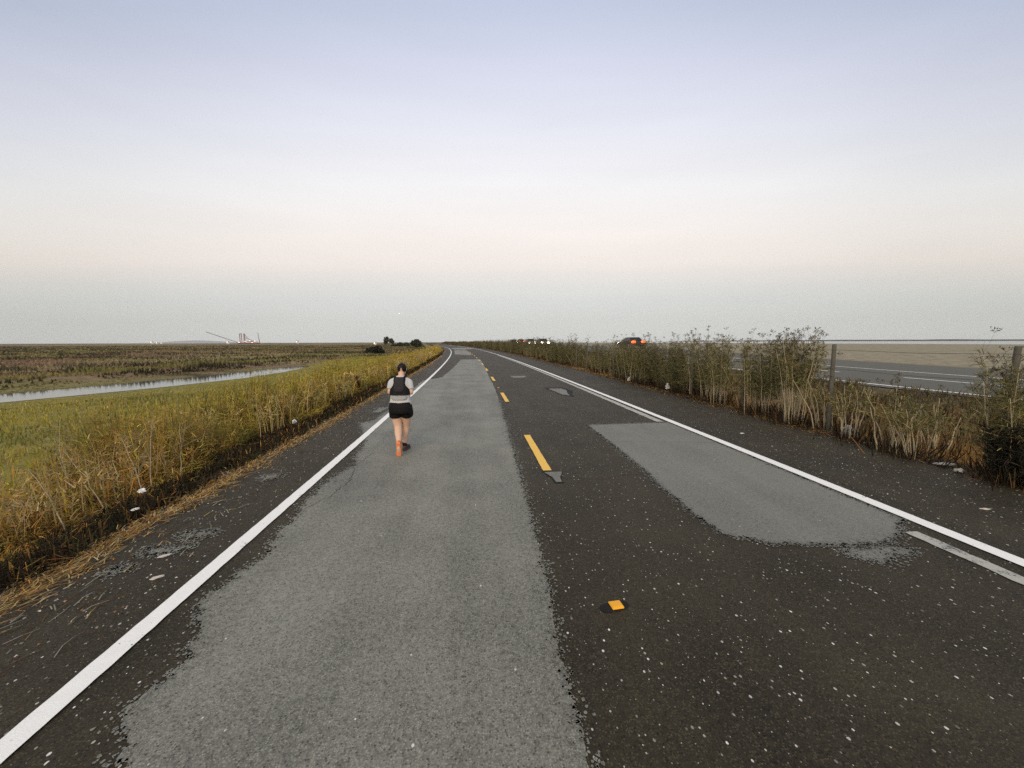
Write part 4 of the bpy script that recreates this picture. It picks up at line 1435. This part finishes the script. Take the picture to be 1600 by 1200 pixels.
crumple('plastic_scrap', 5.9, 8.1, (.045, .02, .010), 12, M['plastic'], 'tiny white flat scrap on the right shoulder nearer the road line')
crumple('paper_scrap', -2.98, 3.93, (.06, .02, .010), 10, M['paper'], 'small tan scrap on the left shoulder by the pale scuff', .5)
crumple('paper_scrap', -2.78, 3.55, (.045, .018, .010), 11, M['paper'], 'tan scrap on the left shoulder closest to the white line', .6)

# ------------------------------------------------------------------ the runner, seen from behind
M['skin'] = plain('skin', (.66, .43, .30), .55, vary=.05, scale=9)
M['hair'] = plain('black_hair', (.006, .005, .005), .6, vary=.3, scale=60)
M['shirt'] = plain('heather_grey_shirt', (.50, .505, .49), .9, vary=.12, scale=70)
M['shorts'] = plain('black_shorts', (.005, .0045, .0045), .8, vary=.2, scale=30)
M['vest'] = plain('black_running_vest', (.006, .0055, .006), .7, vary=.3, scale=30)
M['vestmesh'] = plain('charcoal_vest_mesh', (.028, .026, .026), .85, vary=.4, scale=90)
M['shoe'] = plain('terracotta_shoe', (.62, .17, .06), .7, vary=.25, scale=25)
M['sole'] = plain('worn_orange_sole', (.78, .24, .09), .75, vary=.3, scale=40)
M['shoedark'] = plain('brown_shoe', (.09, .05, .035), .75, vary=.3, scale=25)
M['sock'] = plain('black_sock', (.012, .011, .011), .9)
M['belt'] = plain('grey_waist_pouch', (.33, .33, .315), .85, vary=.25, scale=30)
M['eye'] = plain('eye_white', (.7, .7, .68), .3, vary=.02)
M['glint'] = plain('pale_toggle', (.75, .74, .70), .4, vary=.02)


def ring(c, rx, ry, n=20, ang=0.0, axis_x=(1, 0, 0), axis_y=(0, 1, 0), p=2.0):
    a = np.arange(n) * 2 * np.pi / n
    ca, sa = np.cos(a), np.sin(a)
    cx = np.sign(ca) * np.abs(ca) ** (2 / p)
    sy = np.sign(sa) * np.abs(sa) ** (2 / p)
    return np.asarray(c, float) + cx[:, None] * rx * np.asarray(axis_x, float) + sy[:, None] * ry * np.asarray(axis_y, float)


def limb(tb, pts, rad, n=14, sub=5):
    """smooth tapering limb through joints"""
    pts = np.asarray(pts, float); rad = np.asarray(rad, float)
    t = np.arange(len(pts)); tt = np.linspace(0, len(pts) - 1, (len(pts) - 1) * sub + 1)
    P = np.stack([np.interp(tt, t, pts[:, k]) for k in range(3)], -1)
    q = np.interp(tt, t, rad)
    for _ in range(2):
        P[1:-1] = .25 * P[:-2] + .5 * P[1:-1] + .25 * P[2:]
        q[1:-1] = .25 * q[:-2] + .5 * q[1:-1] + .25 * q[2:]
    tb.tube(P, q, n)


def remesh(name, tb, voxel, mat, parent, smooth_it=3):
    o = tb.obj(name, mat, parent)
    md = o.modifiers.new('r', 'REMESH'); md.mode = 'VOXEL'; md.voxel_size = voxel; md.use_smooth_shade = True
    ms = o.modifiers.new('s', 'SMOOTH'); ms.factor = .5; ms.iterations = smooth_it
    dg = bpy.context.evaluated_depsgraph_get()
    me = bpy.data.meshes.new_from_object(o.evaluated_get(dg))
    me.name = name
    o.modifiers.clear()
    old = o.data
    o.data = me
    bpy.data.meshes.remove(old)
    me.materials.clear(); me.materials.append(mat)
    me.polygons.foreach_set('use_smooth', np.ones(len(me.polygons), dtype=bool))
    return o


RUN = empty('person', (-1.335, 7.28, 0.012), R(-2))
tag(RUN, 'jogger seen from behind in grey shirt, black vest pack, black shorts and terracotta shoes', 'person')
LEAN = lambda z: .16 * max(0, z - .85)
# torso sections: z, rx, ry
TOR = [(.765, .110, .080), (.81, .165, .115), (.86, .186, .134), (.93, .172, .120), (1.01, .150, .105), (1.09, .150, .105), (1.18, .160, .110), (1.27, .168, .108), (1.34, .160, .095), (1.385, .115, .075), (1.42, .065, .058)]
tb = TB()
tb.loft([ring((.0, LEAN(z), z), rx, ry, 24, p=2.3) for z, rx, ry in TOR])
tb.loft([ring((.012, LEAN(z) + dy, z), r_, r_ * 1.05, 16) for z, r_, dy in ((1.38, .062, 0), (1.42, .055, .005), (1.46, .053, .015), (1.50, .055, .025))])
HC = np.array((.020, .155, 1.535))      # head centre
tb.loft([ring(HC + (0, dy, dz), rx, ry, 20, p=2.15) for dz, rx, ry, dy in ((-.105, .030, .040, .045), (-.085, .050, .065, .030), (-.05, .064, .085, .012), (0, .073, .094, 0), (.045, .072, .092, -.005), (.075, .056, .072, -.008), (.093, .028, .036, -.01))])
tb.loft([ring(HC + (0, .092 + d, -.010 - z), r1, .012, 8) for d, z, r1 in ((-.01, -.02, .008), (.014, .012, .013), (.004, .022, .012))])       # nose
tb.loft([ring(HC + (0, .086, -.052 + z), .022, .010, 10) for z in (-.009, 0, .009)])                                                    # lips
for s in (-1, 1):                                                                                                                        # ears
    tb.loft([ring(HC + (s * .074, -.008 + q, dz), .012, ry, 10) for dz, ry, q in ((-.032, .010, .004), (-.012, .020, 0), (.012, .024, -.003), (.030, .014, -.003))])
SH = {s: np.array((s * .138, LEAN(1.34), 1.335)) for s in (-1, 1)}
EL = {-1: np.array((-.192, .015, 1.115)), 1: np.array((.200, .02, 1.105))}
WR = {-1: np.array((-.120, .235, 1.125)), 1: np.array((.125, .235, 1.150))}
for s in (-1, 1):
    limb(tb, [SH[s] + (-s * .03, 0, 0), SH[s] + (s * .02, -.01, -.04), (SH[s] + EL[s]) / 2, EL[s], EL[s] * .6 + WR[s] * .4, WR[s]], [.050, .052, .046, .039, .038, .025])
    d = (WR[s] - EL[s]); d /= np.linalg.norm(d)
    up = np.array((0, 0, 1.)); sd_ = np.cross(d, up); sd_ /= np.linalg.norm(sd_); up = np.cross(sd_, d)
    pm = WR[s] + d * .045
    tb.loft([ring(WR[s] + d * q, .016, w, 12, axis_x=sd_, axis_y=up) for q, w in ((-.01, .024), (.02, .034), (.055, .040), (.085, .038))])
    for i, (o_, ln) in enumerate(((.030, .070), (.010, .080), (-.011, .074), (-.030, .058))):
        b0 = WR[s] + d * .075 + up * o_
        inn = -s * sd_ if np.dot(-s * sd_, np.array((-s, 0, 0))) > 0 else s * sd_
        inn = np.array((-s * .9, .1, -.2)); inn /= np.linalg.norm(inn)
        tb.tube([b0, b0 + d * ln * .42, b0 + d * ln * .62 + inn * ln * .35, b0 + d * ln * .42 + inn * ln * .72], [.0098, .0095, .009, .0078], 8)
    tb0 = WR[s] + d * .02 + up * .026
    tb.tube([tb0, tb0 + d * .022 + up * .026 + inn * .01, tb0 + d * .045 + up * .034 + inn * .022, tb0 + d * .062 + up * .034 + inn * .034], [.013, .0115, .0105, .009], 8)
# legs: left one pushing off on its toe, right one planted ahead
limb(tb, [(-.085, 0, .86), (-.088, .03, .74), (-.082, .055, .60), (-.062, .045, .475), (-.042, -.055, .38), (-.018, -.15, .29), (-.006, -.205, .225)], [.098, .097, .088, .069, .067, .048, .037])
limb(tb, [(.085, .0, .86), (.086, .06, .74), (.072, .13, .60), (.055, .175, .47), (.040, .180, .36), (.018, .195, .22), (.005, .21, .10)], [.098, .095, .086, .067, .064, .046, .037])
limb(tb, [(-.006, -.21, .235), (-.006, -.215, .15), (-.008, -.18, .07), (-.01, -.12, .03)], [.036, .038, .038, .022])
limb(tb, [(.005, .20, .10), (.011, .24, .055), (.027, .33, .035), (.037, .40, .03)], [.036, .038, .032, .020])
remesh('body', tb, .0065, M['skin'], RUN, 3)

# hair: a cap, swept up off the nape
Vh, Fh = [], []
NU, NV = 40, 26
hc = HC + np.array((0, -.012, .012))
keep = {}
for j in range(NV + 1):
    for i in range(NU):
        a = 2 * np.pi * i / NU; b = np.pi * j / NV
        d = np.array((math.cos(a) * math.sin(b), math.sin(a) * math.sin(b), math.cos(b)))
        k = 1 + .03 * math.sin(9 * a) * math.sin(b) + .02 * math.sin(17 * a + 3 * b)
        Vh.append(hc + d * np.array((.084, .104, .098)) * k)
        back = max(0, -d[1])
        # hairline: high over the forehead, high in a wedge over the nape, low at the sides
        lim = -.62
        if d[1] > .1: lim = .30
        if d[1] < -.15 and abs(d[0]) < .55: lim = .30 - .95 * (abs(d[0]) / .55)
        keep[(i, j)] = d[2] > lim
for j in range(NV):
    for i in range(NU):
        q = [(i, j), ((i + 1) % NU, j), ((i + 1) % NU, j + 1), (i, j + 1)]
        if sum(keep[t] for t in q) >= 3:
            Fh.append(tuple(t[1] * NU + t[0] for t in q))
bm = bmesh.new()
vs_ = [bm.verts.new(v) for v in Vh]
for f in Fh:
    try: bm.faces.new([vs_[k] for k in f])
    except ValueError: pass
bmesh.ops.remove_doubles(bm, verts=bm.verts, dist=1e-5)
bmesh.ops.delete(bm, geom=[v for v in bm.verts if not v.link_faces], context='VERTS')
bmesh.ops.recalc_face_normals(bm, faces=bm.faces)
bmesh.ops.solidify(bm, geom=bm.faces[:], thickness=.016)
me = bpy.data.meshes.new('hair'); bm.to_mesh(me); bm.free()
me.polygons.foreach_set('use_smooth', np.ones(len(me.polygons), dtype=bool))
link('hair', me, M['hair'], RUN)
for s in (-1, 1):
    tb = TB(); tb.loft([ring(HC + (s * .030, .083 + yv, .006), r_, r_ * .8, 10, axis_x=(1, 0, 0), axis_y=(0, 0, 1)) for yv, r_ in ((-.01, .008), (.002, .012), (.008, .006))]); tb.obj('eye', M['eye'], RUN)

# shirt
tb = TB()
SHI = [(.885, .196, .140), (.93, .190, .136), (1.0, .176, .128), (1.09, .170, .122), (1.18, .174, .124), (1.27, .180, .120), (1.34, .168, .106), (1.385, .120, .082), (1.41, .076, .066)]
tb.loft([ring((0, LEAN(z), z + (.012 if z < .9 else 0)), rx + .004, ry, 28, p=2.3) for z, rx, ry in SHI])
for s in (-1, 1):
    tip = SH[s] * .30 + EL[s] * .70
    limb(tb, [SH[s] + (-s * .05, 0, -.005), SH[s] + (s * .018, -.008, -.035), (SH[s] + tip) / 2 + (s * .012, -.004, 0), tip + (s * .004, 0, 0)], [.062, .066, .062, .060])
remesh('shirt', tb, .008, M['shirt'], RUN, 2)
tb = TB()
tb.loft([ring((0, LEAN(z), z), rx, ry, 28, p=2.5) for z, rx, ry in ((.752, .196, .140), (.80, .206, .150), (.87, .204, .148), (.93, .192, .138), (.955, .184, .132))])
limb(tb, [(-.090, .0, .86), (-.098, .03, .76), (-.098, .050, .675)], [.118, .118, .116])
limb(tb, [(.090, .02, .86), (.098, .06, .76), (.094, .095, .690)], [.118, .118, .116])
remesh('shorts', tb, .008, M['shorts'], RUN, 2)


def drape(zs, half, off, thick, name, mat, parent, nn=17, centre=-np.pi / 2):
    """a panel that follows the shirt's back; half = half angle at each height"""
    Zs = [q[0] for q in SHI]
    outer, inner = [], []
    for z, hw in zip(zs, half):
        rx = np.interp(z, Zs, [q[1] for q in SHI]) + .004; ry = np.interp(z, Zs, [q[2] for q in SHI])
        a = centre + np.linspace(-hw, hw, nn)
        for lst, o in ((outer, off + thick), (inner, off - .012)):
            edge = 1 - .75 * (np.abs(np.linspace(-1, 1, nn)) ** 6)
            oo = o * edge if lst is outer else o + 0 * edge
            ca, sa = np.cos(a), np.sin(a)
            lst.append(np.stack([np.sign(ca) * np.abs(ca) ** (2 / 2.3) * (rx + oo), LEAN(z) + np.sign(sa) * np.abs(sa) ** (2 / 2.3) * (ry + oo), z + 0 * a], -1))
    m = len(zs)
    V = np.concatenate([np.concatenate(outer), np.concatenate(inner)])
    F = []
    N = m * nn
    for i in range(m - 1):
        for j in range(nn - 1):
            q = (i * nn + j, i * nn + j + 1, (i + 1) * nn + j + 1, (i + 1) * nn + j)
            F.append(q); F.append(tuple(N + k for k in reversed(q)))
        for j0 in (0, nn - 1):
            F.append((i * nn + j0, (i + 1) * nn + j0, N + (i + 1) * nn + j0, N + i * nn + j0))
    for i0 in (0, m - 1):
        for j in range(nn - 1):
            F.append((i0 * nn + j, i0 * nn + j + 1, N + i0 * nn + j + 1, N + i0 * nn + j))
    me = bpy.data.meshes.new(name)
    me.from_pydata([tuple(v) for v in V], [], F)
    bm = bmesh.new(); bm.from_mesh(me); bmesh.ops.recalc_face_normals(bm, faces=bm.faces); bm.to_mesh(me); bm.free()
    me.polygons.foreach_set('use_smooth', np.ones(len(me.polygons), dtype=bool))
    return link(name, me, mat, parent)


vest = drape([1.085, 1.09, 1.14, 1.19, 1.225, 1.26, 1.30, 1.34, 1.375, 1.40], [1.35, 1.36, 1.30, 1.06, .76, .57, .52, .58, .80, .95], .006, .022, 'running_vest', M['vest'], RUN, 23)
drape([1.13, 1.18, 1.23, 1.28, 1.33, 1.37, 1.388], [.30, .44, .46, .42, .42, .50, .6], .020, .022, 'back_pocket', M['vestmesh'], vest, 17)
for s in (-1, 1):
    tb = TB()
    limb(tb, [(s * .085, LEAN(1.39) - .055, 1.395), (s * .095, LEAN(1.39), 1.405), (s * .10, .195, 1.33), (s * .105, .195, 1.22), (s * .13, .15, 1.12)], [.022, .020, .020, .022, .024])
    tb.obj('strap', M['vest'], vest)
TB().box((.004, -.098, 1.10), (.010, .012, .034)).box((.004, -.099, 1.086), (.016, .012, .010)).obj('toggle', M['glint'], vest, False)
pou = drape([1.00, 1.01, 1.04, 1.062, 1.07], [.62, .78, .84, .78, .62], .004, .014, 'waist_pouch', M['belt'], RUN, 17)


def shoe(name, heel, toe, up, mat_u, mat_s, sock_to):
    heel = np.array(heel, float); toe = np.array(toe, float); up = np.array(up, float)
    d = toe - heel; ln = np.linalg.norm(d); d /= ln
    sd_ = np.cross(d, up); sd_ /= np.linalg.norm(sd_); up = np.cross(sd_, d)
    prof = [(-.02, .020, .030, .045), (.02, .036, .050, .075), (.10, .036, .052, .082), (.16, .040, .048, .066), (.21, .045, .040, .050), (.255, .038, .028, .036), (.278, .018, .016, .022)]
    k = ln / .26
    tb = TB()
    tb.loft([ring(heel + d * t * k + up * (.022 + hh * .5), w, hh * .55, 14, axis_x=sd_, axis_y=up, p=2.6) for t, w, _, hh in prof])
    u = tb.obj(name, mat_u, RUN)
    tb = TB()
    tb.loft([ring(heel + d * t * k + up * .010, w + .004, .013, 14, axis_x=sd_, axis_y=up, p=3.5) for t, w, _, hh in prof])
    tb.obj('sole', mat_s, u, True)
    tb = TB()
    limb(tb, [heel + d * .05 + up * .075, heel + d * .045 + up * .11, heel * 0 + np.array(sock_to)], [.042, .041, .040])
    tb.obj('sock', M['sock'] if mat_u is M['shoedark'] else M['shoe'], u)


shoe('shoe', (-.004, -.262, .252), (-.016, -.190, -.004), (0.02, .95, .27), M['shoe'], M['sole'], (-.007, -.195, .262))
shoe('shoe', (.003, .155, .002), (.043, .41, .002), (0, 0, 1), M['shoedark'], M['shoedark'], (.007, .203, .155))
print('hedge plants', cnt, 'objects', len(bpy.data.objects))

# ------------------------------------------------------------------ dusk haze: one even box of air round the whole place
tbh = TB().box((-220, 1950, 96), (9100, 4500, 200))
hzo = tbh.obj('haze', None, None, False)
mh = bpy.data.materials.new('haze_air'); mh.use_nodes = True
th = mh.node_tree; th.nodes.clear()
pv = NN(th, 'ShaderNodeVolumePrincipled')
pv.inputs['Color'].default_value = (.97, .97, .96, 1)
pv.inputs['Density'].default_value = 0.00007
pv.inputs['Anisotropy'].default_value = 0.0
ho = NN(th, 'ShaderNodeOutputMaterial')
L(th, pv.outputs[0], ho.inputs['Volume'])
hzo.data.materials.clear(); hzo.data.materials.append(mh)
tag(hzo, kind='stuff')
